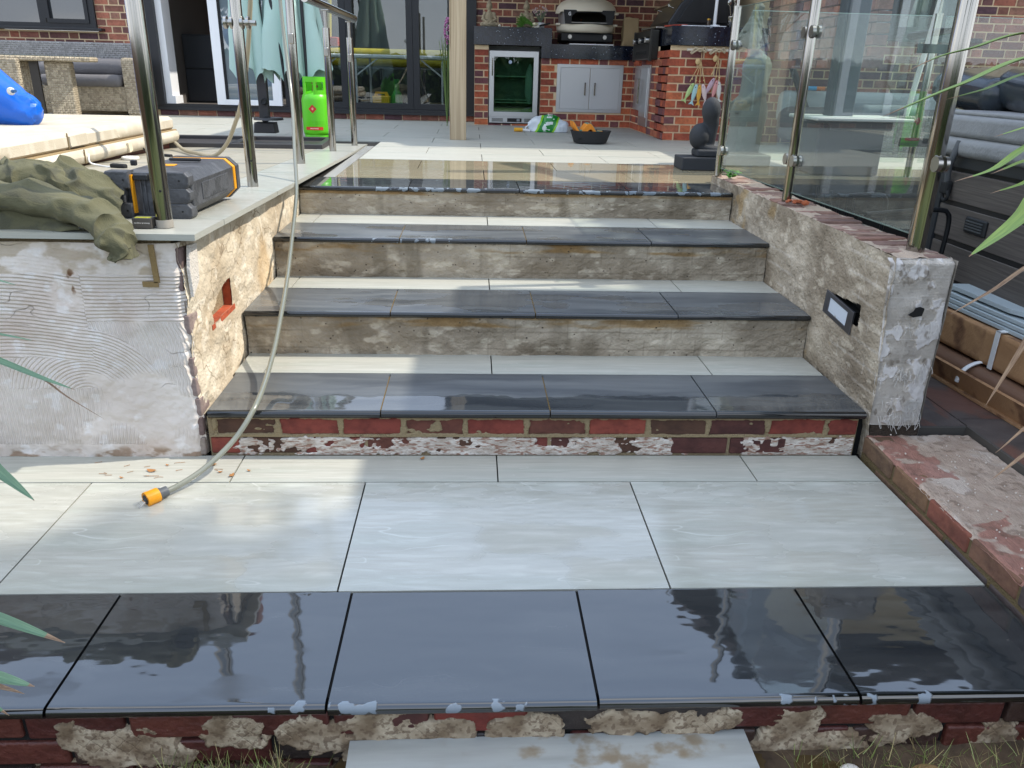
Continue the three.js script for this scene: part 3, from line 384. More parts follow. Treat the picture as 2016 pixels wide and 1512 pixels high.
// ---- brick plinth under the landing, with stubborn lumps of old render
{
  const w = T('brick_plinth', 'wet brick plinth under the front tiles with lumps of old render', 'wall');
  P(w, 'mortar', span(-4.2, 1.9, -0.26, -0.03, 0.80, 0.85), S(0x5b4d3a, 0.9, 0, { bumpMap: grainB, bumpScale: 0.005 }));
  const wet = [0x6e2a1f, 0x4f2620, 0x3f2d26, 0x5c3026, 0x302824].map(h => S(h, 0.55, 0, { map: brickMap, bumpMap: brickB, bumpScale: 0.004 }));
  for (let r = 0; r < 3; r++) for (let i = -10; i < 8; i++) { const a = i * 0.225 + (r % 2 ? 0.09 : 0.0); P(w, 'brick', rb(0.214, 0.065, 0.1, 0.007, a, -0.072 - r * 0.076, 0.822 + rr(-0.004, 0.003), rr(-0.02, 0.02), rr(-0.01, 0.01), rr(-0.01, 0.01), 1), pick(wet)); }
  const lm = tex(512, 512, (u, v) => { const a = fbm(u * 8, v * 8, 5, 530, 8), b = fbm(u * 36, v * 36, 3, 531, 36); return mix3(mix3(c255(116, 98, 76), c255(188, 174, 150), clamp(a * 1.7 - 0.35)), c255(84, 66, 50), sst(0.52, 0.68, b) * 0.5); }, true, 3);
  const lB = bump(512, 512, (u, v) => { const dx = Math.abs(((u * 9 + v * 9) % 1) - 0.5), dy = Math.abs(((u * 9 - v * 9 + 20) % 1) - 0.5); return clamp(0.7 * fbm(u * 14, v * 14, 5, 533, 14) + 0.3 - 0.16 * Math.max(sst(0.1, 0, dx), sst(0.1, 0, dy)) * sst(0.45, 0.6, fbm(u * 5, v * 5, 3, 534, 5))); }, 3);
  const lM = S(0xffffff, 0.92, 0, { map: lm, bumpMap: lB, bumpScale: 0.008 });
  const L = [[-0.80, -0.135, 0.125, 0.085], [-0.56, -0.09, 0.06, 0.05], [-0.36, -0.105, 0.08, 0.07], [-0.235, -0.09, 0.075, 0.075], [-0.08, -0.095, 0.055, 0.045], [0.1, -0.09, 0.075, 0.045], [0.31, -0.09, 0.06, 0.05], [0.43, -0.085, 0.1, 0.05], [0.56, -0.085, 0.05, 0.05], [0.80, -0.165, 0.17, 0.05], [0.74, -0.09, 0.05, 0.045], [1.0, -0.105, 0.065, 0.05], [1.22, -0.15, 0.06, 0.05], [-0.25, -0.17, 0.07, 0.06], [-1.2, -0.1, 0.08, 0.05]];
  const mask = (x, y) => { let m = -1; for (const [cx, cy_, a, b] of L) { const q = 1 - Math.pow(Math.pow(Math.abs((x - cx) / (a * 1.35)), 3.2) + Math.pow(Math.abs((y - cy_) / (b * 0.95)), 3.2), 0.45); if (q > m) m = q; } return m - 0.25 + 1.5 * (fbm(x * 12, y * 20, 5, 540) - 0.5) + 0.45 * (fbm(x * 60, y * 60, 2, 543) - 0.5); };
  for (let k = 0; k < 6; k++) { const xa = -1.35 + k * 0.5; const g = sheet(150, 58, (u, v) => { const x = xa + u * 0.5, y = -0.255 + v * 0.222, m = mask(x, y); return [x, y, 0.870 + 0.007 * sst(-0.02, 0.12, m) + 0.010 * (fbm(x * 26, y * 30, 4, 541) - 0.5) * sst(0, 0.12, m) - 0.016 * (m < 0 ? 1 : 0)]; }, (u, v) => [xa + u * 0.5, v * 0.222]); P(w, 'render_residue', g, lM); }
}
{ // loose slab in the mud
  const t = T('loose_slab', 'muddy spare paving slab lying in the soil below the plinth', 'paving slab', null, [0.165, -0.133, 1.17]);
  t.rotation.set(0.02, 0.017, 0);
  const mm = tex(512, 512, (u, v) => { const n = fbm(u * 14, v * 12, 6, 550), d = sst(0.5, 0.72, n) * sst(0.42, 0.6, fbm(u * 3, v * 3, 3, 552)); const a = fbm(u * 4, v * 26, 4, 551); return mix3(mix3(c255(138, 140, 136), c255(172, 175, 172), a), c255(122, 104, 80), d * 0.75); });
  P(t, 'slab', (() => { const g = new THREE.BoxGeometry(0.915, 0.02, 0.6); return g; })(), S(0xffffff, 0.3, 0, { map: mm, bumpMap: M.rip, bumpScale: 0.001 }));
}
{ // grass, stones and a puddle in the dirt
  const im = new THREE.InstancedMesh(new THREE.PlaneGeometry(0.0035, 0.09, 1, 3).translate(0, 0.045, 0), S(0xffffff, 0.8, 0, { side: THREE.DoubleSide }), 2600); { const p = im.geometry.attributes.position; for (let i = 0; i < p.count; i++) { const y = p.getY(i) / 0.09; p.setX(i, p.getX(i) * (1 - y * 0.85)); p.setZ(i, 0.035 * y * y); } im.geometry.computeVertexNormals(); }
  const d = new THREE.Object3D(), c = new THREE.Color(); let n = 0;
  for (let i = 0; i < 2600; i++) { const cl = i % 10 < 3 ? [rr(-0.72, -0.42), rr(0.90, 1.02)] : i % 10 < 8 ? [rr(0.72, 1.55), rr(0.885, 1.15)] : [rr(-1.6, 1.6), rr(0.9, 1.2)]; if (cl[0] > -0.34 && cl[0] < 0.68) continue; d.position.set(cl[0], -0.2, cl[1]); d.rotation.set(rr(-0.5, 0.5), rnd() * 6.3, rr(-0.7, 0.7), 'YXZ'); d.scale.setScalar(rr(0.4, 1.05)); d.updateMatrix(); im.setMatrixAt(n, d.matrix); c.set(pick([0x6a7a3a, 0x7f8a4a, 0x9aa46a, 0x4e5c2c, 0xa89a6a, 0x8a7a52])); im.setColorAt(n++, c); }
  im.count = n; im.name = 'grass'; im.castShadow = im.receiveShadow = true; im.userData = { kind: 'stuff', label: 'thin grass tufts growing in the soil along the plinth', category: 'grass' }; scene.add(im);
  const st = []; for (let i = 0; i < 260; i++) { const s = rr(0.003, 0.016), g = new THREE.IcosahedronGeometry(s, 1).scale(1, rr(0.4, 0.7), rr(0.6, 1)); let x = rr(-1.6, 1.7); if (x > -0.3 && x < 0.62) x += 1; st.push(tf(g, x, -0.185 + s * 0.2, rr(0.885, 1.2), 0, rnd() * 6)); }
  const sm = new THREE.Mesh(mg(st), S(0x9a8c7a, 0.9)); sm.name = 'pebbles'; sm.castShadow = sm.receiveShadow = true; sm.userData = { kind: 'stuff', label: 'small stones and crumbs scattered in the soil', category: 'stones' }; scene.add(sm);
  const rk = [[1.02, 0.965, 0.032, 0x8a7048, 'brown clod of earth beside the white chip in the grass'], [0.85, 0.94, 0.017, 0xc9c4bc, 'white stone chip near the corner of the loose slab'], [1.24, 0.99, 0.028, 0xa9a49c, 'flat grey stone flake lying in the right hand grass'], [1.065, 1.0, 0.013, 0xd6d2c8, 'small white chip on the brown clod in the grass']];
  rk.forEach(([x, z, r, h, lab], i) => { const t = T('stone', lab, 'stone', null, [x, -0.17, z]); P(t, 'stone_body', (() => { const g = new THREE.IcosahedronGeometry(r, 2); const p = g.attributes.position; for (let k = 0; k < p.count; k++) { const f = 0.75 + 0.5 * n3(p.getX(k) / r + i * 3, p.getY(k) / r, p.getZ(k) / r, 560); p.setXYZ(k, p.getX(k) * f * 1.25, p.getY(k) * f * 0.65, p.getZ(k) * f); } g.computeVertexNormals(); return bUV(g); })(), S(h, 0.9, 0, { bumpMap: grainB, bumpScale: 0.004 })); });
  { const lf = [], gl = [[-0.885, -0.19], [-0.79, -0.2], [-0.93, -0.245], [-1.12, -0.2], [-1.08, -0.24], [-0.84, -0.165], [-1.2, -0.15], [-0.2, -0.29]]; gl.forEach(([x, z], i) => { const w = rr(0.004, 0.011); lf.push(tf(sheet(4, 2, (u, v) => { const q = (u - 0.5) * 2; return [q * w * 1.8, 0.003 + 0.004 * q * q, (v - 0.5) * 2 * w * (1 - q * q)]; }), x, 0.0, z, 0, rnd() * 6, 0)); }); for (let i = 0; i < 12; i++) { const x = rr(-1.35, -0.85), z = rr(-0.27, -0.15); lf.push(tube([[x, 0.002, z], [x + rr(-0.02, 0.02), 0.003, z + rr(-0.01, 0.01)], [x + rr(-0.035, 0.035), 0.002, z + rr(-0.015, 0.015)]], 0.0008, 4, 4)); } const m = new THREE.Mesh(mg(lf), S(0x96683a, 0.8, 0, { side: THREE.DoubleSide })); m.name = 'leaf_litter'; m.castShadow = m.receiveShadow = true; m.userData = { kind: 'stuff', label: 'tiny dry leaves and bits on the pale slabs near the hose', category: 'leaves' }; scene.add(m); }
  const pud = structure('puddle', 'muddy puddle against the plinth'); P(pud, 'water', [cy(0.16, 0.16, 0.004, 0.72, -0.175, 0.955, 0, 0, 0, 40).scale(1, 1, 1), cy(0.12, 0.12, 0.004, -0.22, -0.183, 0.93, 0, 0, 0, 40)], S(0x4a3c26, 0.03));
}
// ================================================================ THE HOUSE
const bGeo = {}; const brickGeo = (k, l) => bGeo[k] || (bGeo[k] = bUV(new THREE.BoxGeometry(l - 0.002, 0.0625, 0.1), (k.charCodeAt(1) - 48) * 0.37, (k.charCodeAt(1) - 48) * 0.21));
const budget = new Map();
// bricks in alternating stretchers and headers on a plane: local u along ang, facing +z before the turn
function brickFace(root, part, o, ang, w, h, mats, skip, max = 300, row0 = 0) {
  const rest = [], ca = Math.cos(ang), sa = Math.sin(ang), rows = Math.floor(h / 0.075 + 0.3); let cnt = budget.get(root) || 0;
  for (let r = 0; r < rows; r++) {
    let u = -((r + row0) % 2 ? 0.169 : 0) - 0.06, k = 0;
    while (u < w) {
      const L = k % 2 ? 0.1025 : 0.215; let a = Math.max(u + 0.004, 0), b = Math.min(u + L, w - 0.002); if (w - b < 0.045) b = w - 0.002; u += L + 0.01; k++; if (b - a < 0.025) continue;
      const y = r * 0.075 + 0.0375; if (skip) { const q = skip(a, b, y); if (q === true) continue; if (q) { a = q[0]; b = q[1]; if (b - a < 0.02) continue; } }
      const vr = Math.floor(rnd() * 4), key = (k % 2 ? 'S' : 'H') + vr, c = (a + b) / 2, dz = -0.05 + 0.0 + rr(-0.0025, 0.0022);
      const m = new THREE.Mesh(brickGeo(key, L), pick(mats)); m.scale.set((b - a) / L, 1, 1); m.rotation.y = ang; m.position.set(o[0] + ca * c + sa * dz, o[1] + y, o[2] - sa * c + ca * dz); m.castShadow = m.receiveShadow = true;
      if (cnt < max) { m.name = 'brick'; part.add(m); cnt++; } else rest.push(m);
    }
  }
  budget.set(root, cnt);
  if (rest.length) { const byM = new Map(); for (const m of rest) { m.updateMatrix(); const g = clean(m.geometry.clone()).applyMatrix4(m.matrix); if (!byM.has(m.material)) byM.set(m.material, []); byM.get(m.material).push(g); } for (const [m, l] of byM) stuff(P(root, 'brickwork', l, m)); }
}
{
  const h = T('house', 'red brick house with black framed doors behind the patio', 'house');
  const ZW = -8.05;
  const wl = P(h, 'wall', [span(-12, -3.80, -0.2, 1.62, ZW - 0.3, ZW - 0.006), span(-12, -5.62, 1.62, 3, ZW - 0.3, ZW - 0.006), span(-4.40, -3.80, 1.62, 3, ZW - 0.3, ZW - 0.006), span(-12, -3.8, 2.9, 5.4, ZW - 0.3, ZW - 0.006)], M.mortar);
  brickFace(h, wl, [-5.75, 0.706 + 0.6, ZW], 0, 1.94, 0.825, M.brickHouse, (a, b, y) => y > 0.31 && b < 1.35 ? true : y > 0.31 && a < 1.35 ? [1.355, b] : false);
  const sp_ = P(h, 'sill_wall', span(-3.8, 0.03, 0.4, 0.775, ZW - 0.3, ZW - 0.006), M.mortar);
  for (let i = 0; i < 17; i++) P(sp_, 'brick', rb(0.215, 0.062, 0.1, 0.004, -3.70 + i * 0.225, 0.741, ZW - 0.045, 0, 0, 0, 1), pick(M.brickHouse));
  const wb = P(h, 'alcove_wall', span(0.0, 2.95, 0.5, 3.2, ZW - 0.3, ZW - 0.006), M.mortar);
  brickFace(h, wb, [0.0, 1.38, ZW], 0, 2.9, 0.76, M.brickHouse);
  const wr = P(h, 'alcove_side', span(2.756, 3.0, 0.5, 3.2, ZW, -5.80), M.mortar);
  brickFace(h, wr, [2.75, 1.38, -5.78], -Math.PI / 2, 2.2, 0.76, M.brickHouse);
  P(h, 'upper_wall', [span(-12, -3.3, 2.9, 5.6, -12, ZW - 0.02), span(-3.3, -2.2, 2.9, 3.05, -12, ZW - 0.02), span(-2.2, 3, 2.9, 3.05, -12, -11.6), span(0.1, 3, 2.9, 3.05, -11.6, ZW - 0.02)], br(0x8a5a50));
  const gable = ext([[-12, 5.6], [-3.1, 5.6], [-4.6, 7.6], [-10.5, 7.6]], 3.9, 0).translate(0, 0, -12); P(h, 'roof', gable, S(0x4a3a34, 0.9));
  P(h, 'low_roof', [span(-3.3, -2.2, 3.05, 3.2, -12, -8.06), span(-2.2, 3.1, 3.05, 3.2, -12, -11.6), span(0.1, 3.1, 3.05, 3.2, -11.6, -8.06)], S(0x4a3a34, 0.9));
  P(h, 'chimney', [span(-3.9, -3.4, 5.6, 7.1, -8.6, -8.2)], br(0x8a5a50));
  P(h, 'veranda_roof', [span(-0.35, 2.95, 2.95, 3.1, ZW, -5.2)], S(0x3a3632, 0.8));
  P(h, 'inner_room', [span(-3.9, 0.1, 0.55, 0.80, -12.4, ZW - 0.1), span(-3.95, -2.2, 2.9, 3.0, -12.4, ZW - 0.1), span(-2.2, 0.15, 2.9, 3.0, -12.4, -11.6), span(-3.95, 0.15, 0.8, 2.9, -12.5, -12.4), span(-4.0, -3.9, 0.8, 2.9, -12.4, ZW - 0.1), span(0.06, 0.15, 0.8, 2.9, -12.4, ZW - 0.1)], S(0x55504b, 0.9));  // ceiling and roofs left open above the room, a gap added to light it
  // window left of the doors
  const win = P(h, 'window', [span(-5.62, -4.40, 1.655, 1.70, ZW - 0.06, ZW + 0.03), span(-4.47, -4.40, 1.70, 2.9, ZW - 0.06, ZW + 0.03), span(-5.03, -4.96, 1.70, 2.9, ZW - 0.06, ZW + 0.035), span(-5.62, -5.55, 1.7, 2.9, ZW - 0.06, ZW + 0.03), span(-4.94, -4.47, 1.70, 1.745, ZW - 0.03, ZW + 0.045), span(-4.51, -4.47, 1.745, 2.9, ZW - 0.03, ZW + 0.045), span(-4.96, -4.91, 1.745, 2.9, ZW - 0.03, ZW + 0.045)], M.frameBlack);
  P(win, 'pane', span(-5.56, -5.0, 1.7, 2.9, ZW - 0.03, ZW - 0.02), M.winGlass); P(win, 'pane', span(-4.93, -4.5, 1.74, 2.9, ZW - 0.01, ZW), M.winGlass);
  P(win, 'sill', [rb(1.34, 0.03, 0.14, 0.006, -4.99, 1.637, ZW + 0.03)], M.frameBlack);
}
{
  const t = T('bifold_doors', 'black framed folding glass doors with one white sash slid open', 'doors'), z = -8.05;
  P(t, 'frame', [span(-3.83, -3.73, 0.83, 2.9, z - 0.09, z + 0.03), span(-0.27, 0.02, 0.78, 2.9, z - 0.09, z + 0.03), span(-3.83, 0.02, 2.8, 2.9, z - 0.09, z + 0.028)], M.frameBlack);
  P(t, 'threshold', [span(-3.85, 0.03, 0.772, 0.802, z - 0.1, z + 0.05), span(-3.83, 0.02, 0.802, 0.832, z - 0.09, z + 0.02), span(-3.73, -3.05, 0.832, 0.84, z - 0.09, z - 0.0)], S(0x1d1f23, 0.4));
  const door = (a, b) => { const d = P(t, 'door', [span(a, a + 0.075, 0.835, 2.78, z - 0.07, z + 0.01), span(b - 0.075, b, 0.835, 2.78, z - 0.07, z + 0.01), span(a + 0.075, b - 0.075, 0.835, 0.90, z - 0.07, z + 0.008), span(a + 0.075, b - 0.075, 2.7, 2.78, z - 0.07, z + 0.008)], M.frameBlack); P(d, 'pane', span(a + 0.07, b - 0.07, 0.89, 2.72, z - 0.035, z - 0.03), M.doorGlass); };
  door(-2.29, -1.532); door(-1.528, -0.742); door(-0.738, -0.25);
  P(t, 'reveal', [span(-3.73, -3.655, 0.84, 2.8, z - 0.3, z - 0.04), span(-3.73, -3.62, 0.84, 0.93, z - 0.3, z - 0.035)], M.white);
  const s = new THREE.Group(); const sash = P(t, 'white_sash', [span(-3.09, -2.985, 0.845, 2.78, z + 0.03, z + 0.08), span(-2.425, -2.32, 0.845, 2.78, z + 0.03, z + 0.08), span(-2.985, -2.425, 0.845, 0.905, z + 0.03, z + 0.078), span(-2.985, -2.425, 2.7, 2.78, z + 0.03, z + 0.078)], S(0xe3e4e6, 0.35));
  P(sash, 'pane', span(-2.99, -2.42, 0.9, 2.71, z + 0.05, z + 0.055), Ph({ color: 0x9fb0b8, roughness: 0, transmission: 0.6, thickness: 0, ior: 2.1 }));
  P(sash, 'gasket', [span(-2.985, -2.955, 0.905, 2.7, z + 0.045, z + 0.07)], M.rubber);
}
{ // right wing
  const h = T('house_wing', 'brick house wing with a black window behind the glass balustrade', 'house'), z = -5.75;
  const w = P(h, 'wall', [span(2.75, 9, -0.2, 1.66, z - 0.3, z - 0.006), span(2.75, 3.72, 1.66, 3, z - 0.3, z - 0.006), span(4.70, 9, 1.66, 3, z - 0.3, z - 0.006), span(2.75, 9, 3, 3.2, z - 0.3, z - 0.006), span(3.6, 9, 3.2, 5.4, z - 0.3, z - 0.006)], M.mortar);
  const sk = (a, b, y) => { const X0 = 0.96, X1 = 1.95; if (y < 0.62 + 0.38 - 0.04) return false; if (a >= X0 - 0.01 && b <= X1) return true; if (b > X0 && a < X0) return [a, X0]; if (a < X1 && b > X1) return [X1, b]; return false; };
  brickFace(h, w, [2.75, 0.706, z], 0, 2.9, 1.45, M.brickHouse, sk, 300);
  P(h, 'upper_block', span(3.6, 9, 3, 5.6, -12, z - 0.31), br(0x8a5a50));
  P(h, 'roof', [bx(6.0, 0.12, 4.4, 6.6, 6.45, -7.2, 0.42), bx(6.0, 0.12, 4.4, 6.6, 6.45, -10.9, -0.42), span(3.6, 9, 5.4, 5.8, -12, -6)], S(0x4a3a34, 0.9));
  const win = P(h, 'window', [span(3.72, 4.70, 1.70, 1.78, z - 0.06, z + 0.03), span(4.62, 4.70, 1.78, 2.9, z - 0.06, z + 0.03), span(3.72, 3.79, 1.78, 2.9, z - 0.06, z + 0.03), span(4.18, 4.24, 1.78, 2.9, z - 0.06, z + 0.03)], M.frameBlack);
  P(win, 'pane', span(3.76, 4.65, 1.76, 2.9, z - 0.03, z - 0.02), M.winGlass); P(win, 'sill', rb(1.16, 0.04, 0.13, 0.006, 4.22, 1.675, z + 0.03), M.frameBlack);
}
// ---- things inside the room
{
  const t = T('folding_table', 'white folding table standing inside behind the glass doors', 'table'), z = -8.95, y = 1.44;
  P(t, 'tabletop', rb(1.82, 0.045, 0.7, 0.015, -1.26, y, z - 0.3), M.white);
  for (const x of [-2.08, -1.55, -0.42]) { P(t, 'leg', [bar([x, 0.8, z + 0.02], [x, y, z], 0.014), bar([x + (x < -1 ? 0.28 : -0.28), y - 0.03, z], [x, y - 0.24, z + 0.005], 0.01)], M.white); P(t, 'leg', [bar([x + 0.12, 0.8, z - 0.55], [x + 0.12, y, z - 0.55], 0.014)], M.white); }
  const c = T('crate_caddy', 'yellow plastic caddy with a handle on the floor inside the doors', 'caddy', null, [-1.18, 0.801, -8.55]);
  P(c, 'box', [ext([[-0.09, 0], [0.09, 0], [0.1, 0.16], [-0.1, 0.16]], 0.14, 0.008), ext([[-0.095, 0.16], [0.095, 0.16], [0.07, 0.215], [-0.07, 0.215]], 0.03, 0.004, [[[-0.055, 0.172], [-0.045, 0.197], [0.045, 0.197], [0.055, 0.172]]]).translate(0, 0, 0.05)], S(0xe0a40c, 0.45));
  const b = T('green_jug', 'green plastic bottle beside the yellow caddy indoors', 'bottle', null, [-1.0, 0.801, -8.68]);
  P(b, 'body', lathe([[0, 0], [0.065, 0], [0.07, 0.02], [0.07, 0.17], [0.045, 0.22], [0.032, 0.24], [0.032, 0.33], [0, 0.33]], 24), S(0x2f8a3f, 0.35)); P(b, 'cap', cy(0.036, 0.036, 0.05, 0, 0.345, 0), S(0x1f7a2f, 0.4));
  const y2 = T('yellow_bin', 'long yellow padded box standing behind the white table indoors', 'box', null, [-1.25, 0.8, -10.4]); P(y2, 'bench', rb(2.0, 0.5, 0.5, 0.03, 0, 0.26, 0), S(0x26282c, 0.6)); P(y2, 'pad', rb(1.9, 0.24, 0.5, 0.08, 0, 0.64, 0), S(0xb9a51e, 0.6)); P(y2, 'red_case', rb(0.22, 0.12, 0.2, 0.02, -0.82, 0.84, 0.1), S(0xb0382c, 0.5)); P(y2, 'pole', bar([-0.86, 0.9, 0], [-0.82, 1.6, 0], 0.03), S(0xc9b83a, 0.5));
  const k = T('cupboard', 'dark cupboard with two doors inside the open doorway', 'cupboard', null, [-3.62, 0.8, -9.6]);
  P(k, 'body', span(-0.3, 0.28, 0, 0.86, -0.3, 0.2), S(0x2a2d31, 0.5)); P(k, 'upper_door', rb(0.54, 0.4, 0.02, 0.006, 0, 0.64, 0.212), S(0x33373c, 0.4)); P(k, 'lower_door', rb(0.54, 0.4, 0.02, 0.006, 0, 0.22, 0.212), S(0x33373c, 0.4));
  const w = T('blue_bin', 'small blue waste bin on the dark floor of the open doorway', 'bin', null, [-3.12, 0.801, -8.9]); P(w, 'body', lathe([[0, 0], [0.085, 0], [0.11, 0.26], [0.1, 0.26], [0.08, 0.01]], 28), S(0x1f4f86, 0.5)); P(w, 'rim', tf(new THREE.TorusGeometry(0.106, 0.006, 8, 28).rotateX(Math.PI / 2), 0, 0.26, 0), S(0x285f9c, 0.5));
}
// ================================================================ OUTDOOR KITCHEN
const graniteMap = tex(512, 512, (u, v) => { const n = fbm(u * 30, v * 30, 3, 601, 30), i = Math.floor(u * 110), j = Math.floor(v * 110), hsh = hash(i, j, 6), dx = u * 110 - i - 0.2 - 0.6 * hash(i, j, 7), dy = v * 110 - j - 0.2 - 0.6 * hash(i, j, 8); const c = mix3(c255(14, 18, 28), c255(34, 40, 54), n); return hsh > 0.985 && Math.hypot(dx, dy) < 0.3 ? c255(200, 215, 230) : hsh > 0.9 && Math.hypot(dx, dy) < 0.2 ? c255(60, 70, 86) : c; }, true, 1 / 1.1);
const granite = S(0xffffff, 0.12, 0, { map: graniteMap });
{
  const k = T('outdoor_kitchen', 'L shaped brick outdoor kitchen with black speckled worktops', 'kitchen');
  const zf = -7.5;
  const fr = P(k, 'front_wall', [span(0.0, 0.16, 0.5, 1.573, -8.04, zf - 0.006), span(0.765, 1.846, 0.5, 1.447, -8.04, zf - 0.006), span(0.16, 0.765, 0.5, 0.722, -8.04, zf - 0.006)], M.mortar);
  brickFace(k, fr, [0, 0.706, zf], 0, 0.16, 0.86, M.brickKit);
  brickFace(k, fr, [0.16, 0.706 - 0.052, zf], 0, 0.6, 0.075, M.brickKit);
  brickFace(k, fr, [0.765, 0.706, zf], 0, 1.075, 0.74, M.brickKit, (a, b, y) => { if (y < 0.17 || y > 0.68) return false; if (a > 0.18 && b < 0.965) return true; if (b > 0.185 && a < 0.185) return [a, 0.185]; if (a < 0.96 && b > 0.96) return [0.962, b]; return a > 0.185 && a < 0.96 ? true : false; });
  const sd = P(k, 'side_wall', span(1.846, 2.7, 0.5, 1.567, -8.04, -5.76), M.mortar);
  brickFace(k, sd, [1.84, 0.706, zf], -Math.PI / 2, 1.745, 0.86, M.brickKit.slice(1), (a, b, y) => a > 0.57 && b < 0.99 && y > 0.1 && y < 0.66 ? true : false, 300);
  const pl = P(k, 'pillar', span(1.846, 2.744, 0.5, 1.567, -6.2, -5.757), M.mortar);
  brickFace(k, pl, [1.84, 0.706, -5.75], 0, 0.91, 0.86, M.brickKit, null, 300, 1);
  P(k, 'worktop', [span(-0.01, 0.875, 1.577, 1.765, -8.04, -7.46), span(0.76, 0.875, 1.449, 1.577, -8.04, -7.462)], granite, 'upper left worktop');
  P(k, 'worktop', [span(0.877, 1.835, 1.449, 1.60, -8.04, -7.463)], granite, 'lower middle worktop');
  P(k, 'worktop', [span(1.835, 2.78, 1.57, 1.735, -6.1, -5.715), span(1.86, 2.78, 1.572, 1.733, -8.04, -6.1)], granite, 'right worktop');
  P(k, 'fridge_void', span(0.16, 0.765, 0.723, 1.572, -7.72, -7.70), S(0x8a8c8a, 0.7));
  const cb = P(k, 'steel_cabinet', [ext([[0.955, 0.873], [1.722, 0.873], [1.722, 1.392], [0.955, 1.392]], 0.012, 0.002, [[[0.992, 0.905], [0.992, 1.36], [1.69, 1.36], [1.69, 0.905]]]).translate(0, 0, zf - 0.002)], M.brushed);
  const brushB = bump(256, 256, (u, v) => fbm(u * 4, v * 90, 3, 611, 4, 90), 2);
  const bm = S(0xbdbebe, 0.42, 0.6, { roughnessMap: null, bumpMap: brushB, bumpScale: 0.0002 });
  for (const [a, b] of [[0.995, 1.337], [1.341, 1.687]]) { const d = P(k, 'cabinet_door', rb(b - a, 0.45, 0.014, 0.003, (a + b) / 2, 1.1325, zf + 0.004), bm); const hx = a < 1.2 ? b - 0.055 : a + 0.055; P(d, 'handle', [bar([hx, 1.06, zf + 0.045], [hx, 1.2, zf + 0.045], 0.008), bar([hx, 1.07, zf + 0.01], [hx, 1.07, zf + 0.045], 0.005), bar([hx, 1.19, zf + 0.01], [hx, 1.19, zf + 0.045], 0.005)], M.chrome); }
  // steel drawer front and slotted vent on the side arm
  P(k, 'vent_panel', [ext([[0, 0], [0.36, 0], [0.36, 0.46], [0, 0.46]], 0.006, 0.001, [0.06, 0.14, 0.22, 0.30].flatMap(x => [[[x - 0.012, 0.22], [x - 0.012, 0.30], [x + 0.012, 0.30], [x + 0.012, 0.22]], [[x - 0.012, 0.33], [x - 0.012, 0.42], [x + 0.012, 0.42], [x + 0.012, 0.33]]])).rotateY(-Math.PI / 2).translate(1.838, 0.93, -7.34)], M.brushed);
  P(k, 'side_door', [rb(0.02, 0.62, 0.44, 0.004, 1.832, 1.09, -6.72), rb(0.012, 0.5, 0.34, 0.004, 1.819, 1.12, -6.72)], M.brushed);
  P(k, 'side_handle', bar([1.79, 1.0, -6.86], [1.79, 1.26, -6.86], 0.01), M.chrome);
}
{
  const f = T('drinks_fridge', 'steel framed glass door fridge under the left worktop', 'fridge'), z = -7.49;
  P(f, 'cabinet', [span(0.175, 0.73, 0.735, 0.75, -7.69, z - 0.03), span(0.175, 0.73, 1.50, 1.52, -7.69, z - 0.03), span(0.175, 0.19, 0.75, 1.5, -7.69, z - 0.03), span(0.715, 0.73, 0.75, 1.5, -7.69, z - 0.03)], M.dark);
  const d = P(f, 'door', [ext([[0.172, 0.805], [0.732, 0.805], [0.732, 1.515], [0.172, 1.515]], 0.03, 0.003, [[[0.222, 0.855], [0.222, 1.455], [0.682, 1.455], [0.682, 0.855]]]).translate(0, 0, z - 0.028)], M.brushed);
  P(d, 'glass', span(0.215, 0.69, 0.85, 1.46, z - 0.012, z - 0.008), Ph({ color: 0xb9d0c2, roughness: 0, transmission: 1, thickness: 0, ior: 1.5 }));
  P(d, 'handle', bar([0.205, 1.25, z + 0.012], [0.205, 1.44, z + 0.012], 0.007), M.chrome);
  P(f, 'kick_panel', rb(0.56, 0.068, 0.025, 0.004, 0.452, 0.768, z - 0.012), M.brushed);
  P(f, 'display', rb(0.17, 0.042, 0.01, 0.003, 0.47, 0.768, z + 0.002), M.dark); P(f, 'display_button', rb(0.035, 0.028, 0.006, 0.003, 0.515, 0.768, z + 0.007), S(0x8a8f92, 0.4));
  for (let i = 0; i < 2; i++) P(f, 'vent', [0, 1, 2, 3, 4].map(j => bx(0.13, 0.004, 0.006, i ? 0.65 : 0.27, 0.752 + j * 0.008, z + 0.001)), M.dark);
  for (const y of [1.24, 0.985, 0.955]) P(f, 'shelf', [span(0.2, 0.7, y, y + 0.012, -7.68, z - 0.06)], S(0xcfd8d4, 0.2, 0.4));
  P(f, 'carrier_bag', sdf((x, y, w) => ell(x, y, w, [0.64, 1.16, -7.58], [0.05, 0.24, 0.05]) + 0.03 * (n3(x * 16, y * 9, w * 16, 5) - 0.5), [0.64, 1.16, -7.58], 0.3, 48), S(0xc9ccd2, 0.5));
  P(f, 'badge', cy(0.02, 0.02, 0.004, 0.41, 1.40, z - 0.003, Math.PI / 2), S(0x9fb0c4, 0.4)); P(f, 'tray', rb(0.46, 0.04, 0.15, 0.01, 0.45, 0.875, -7.6), S(0xd9cf9a, 0.5));
}
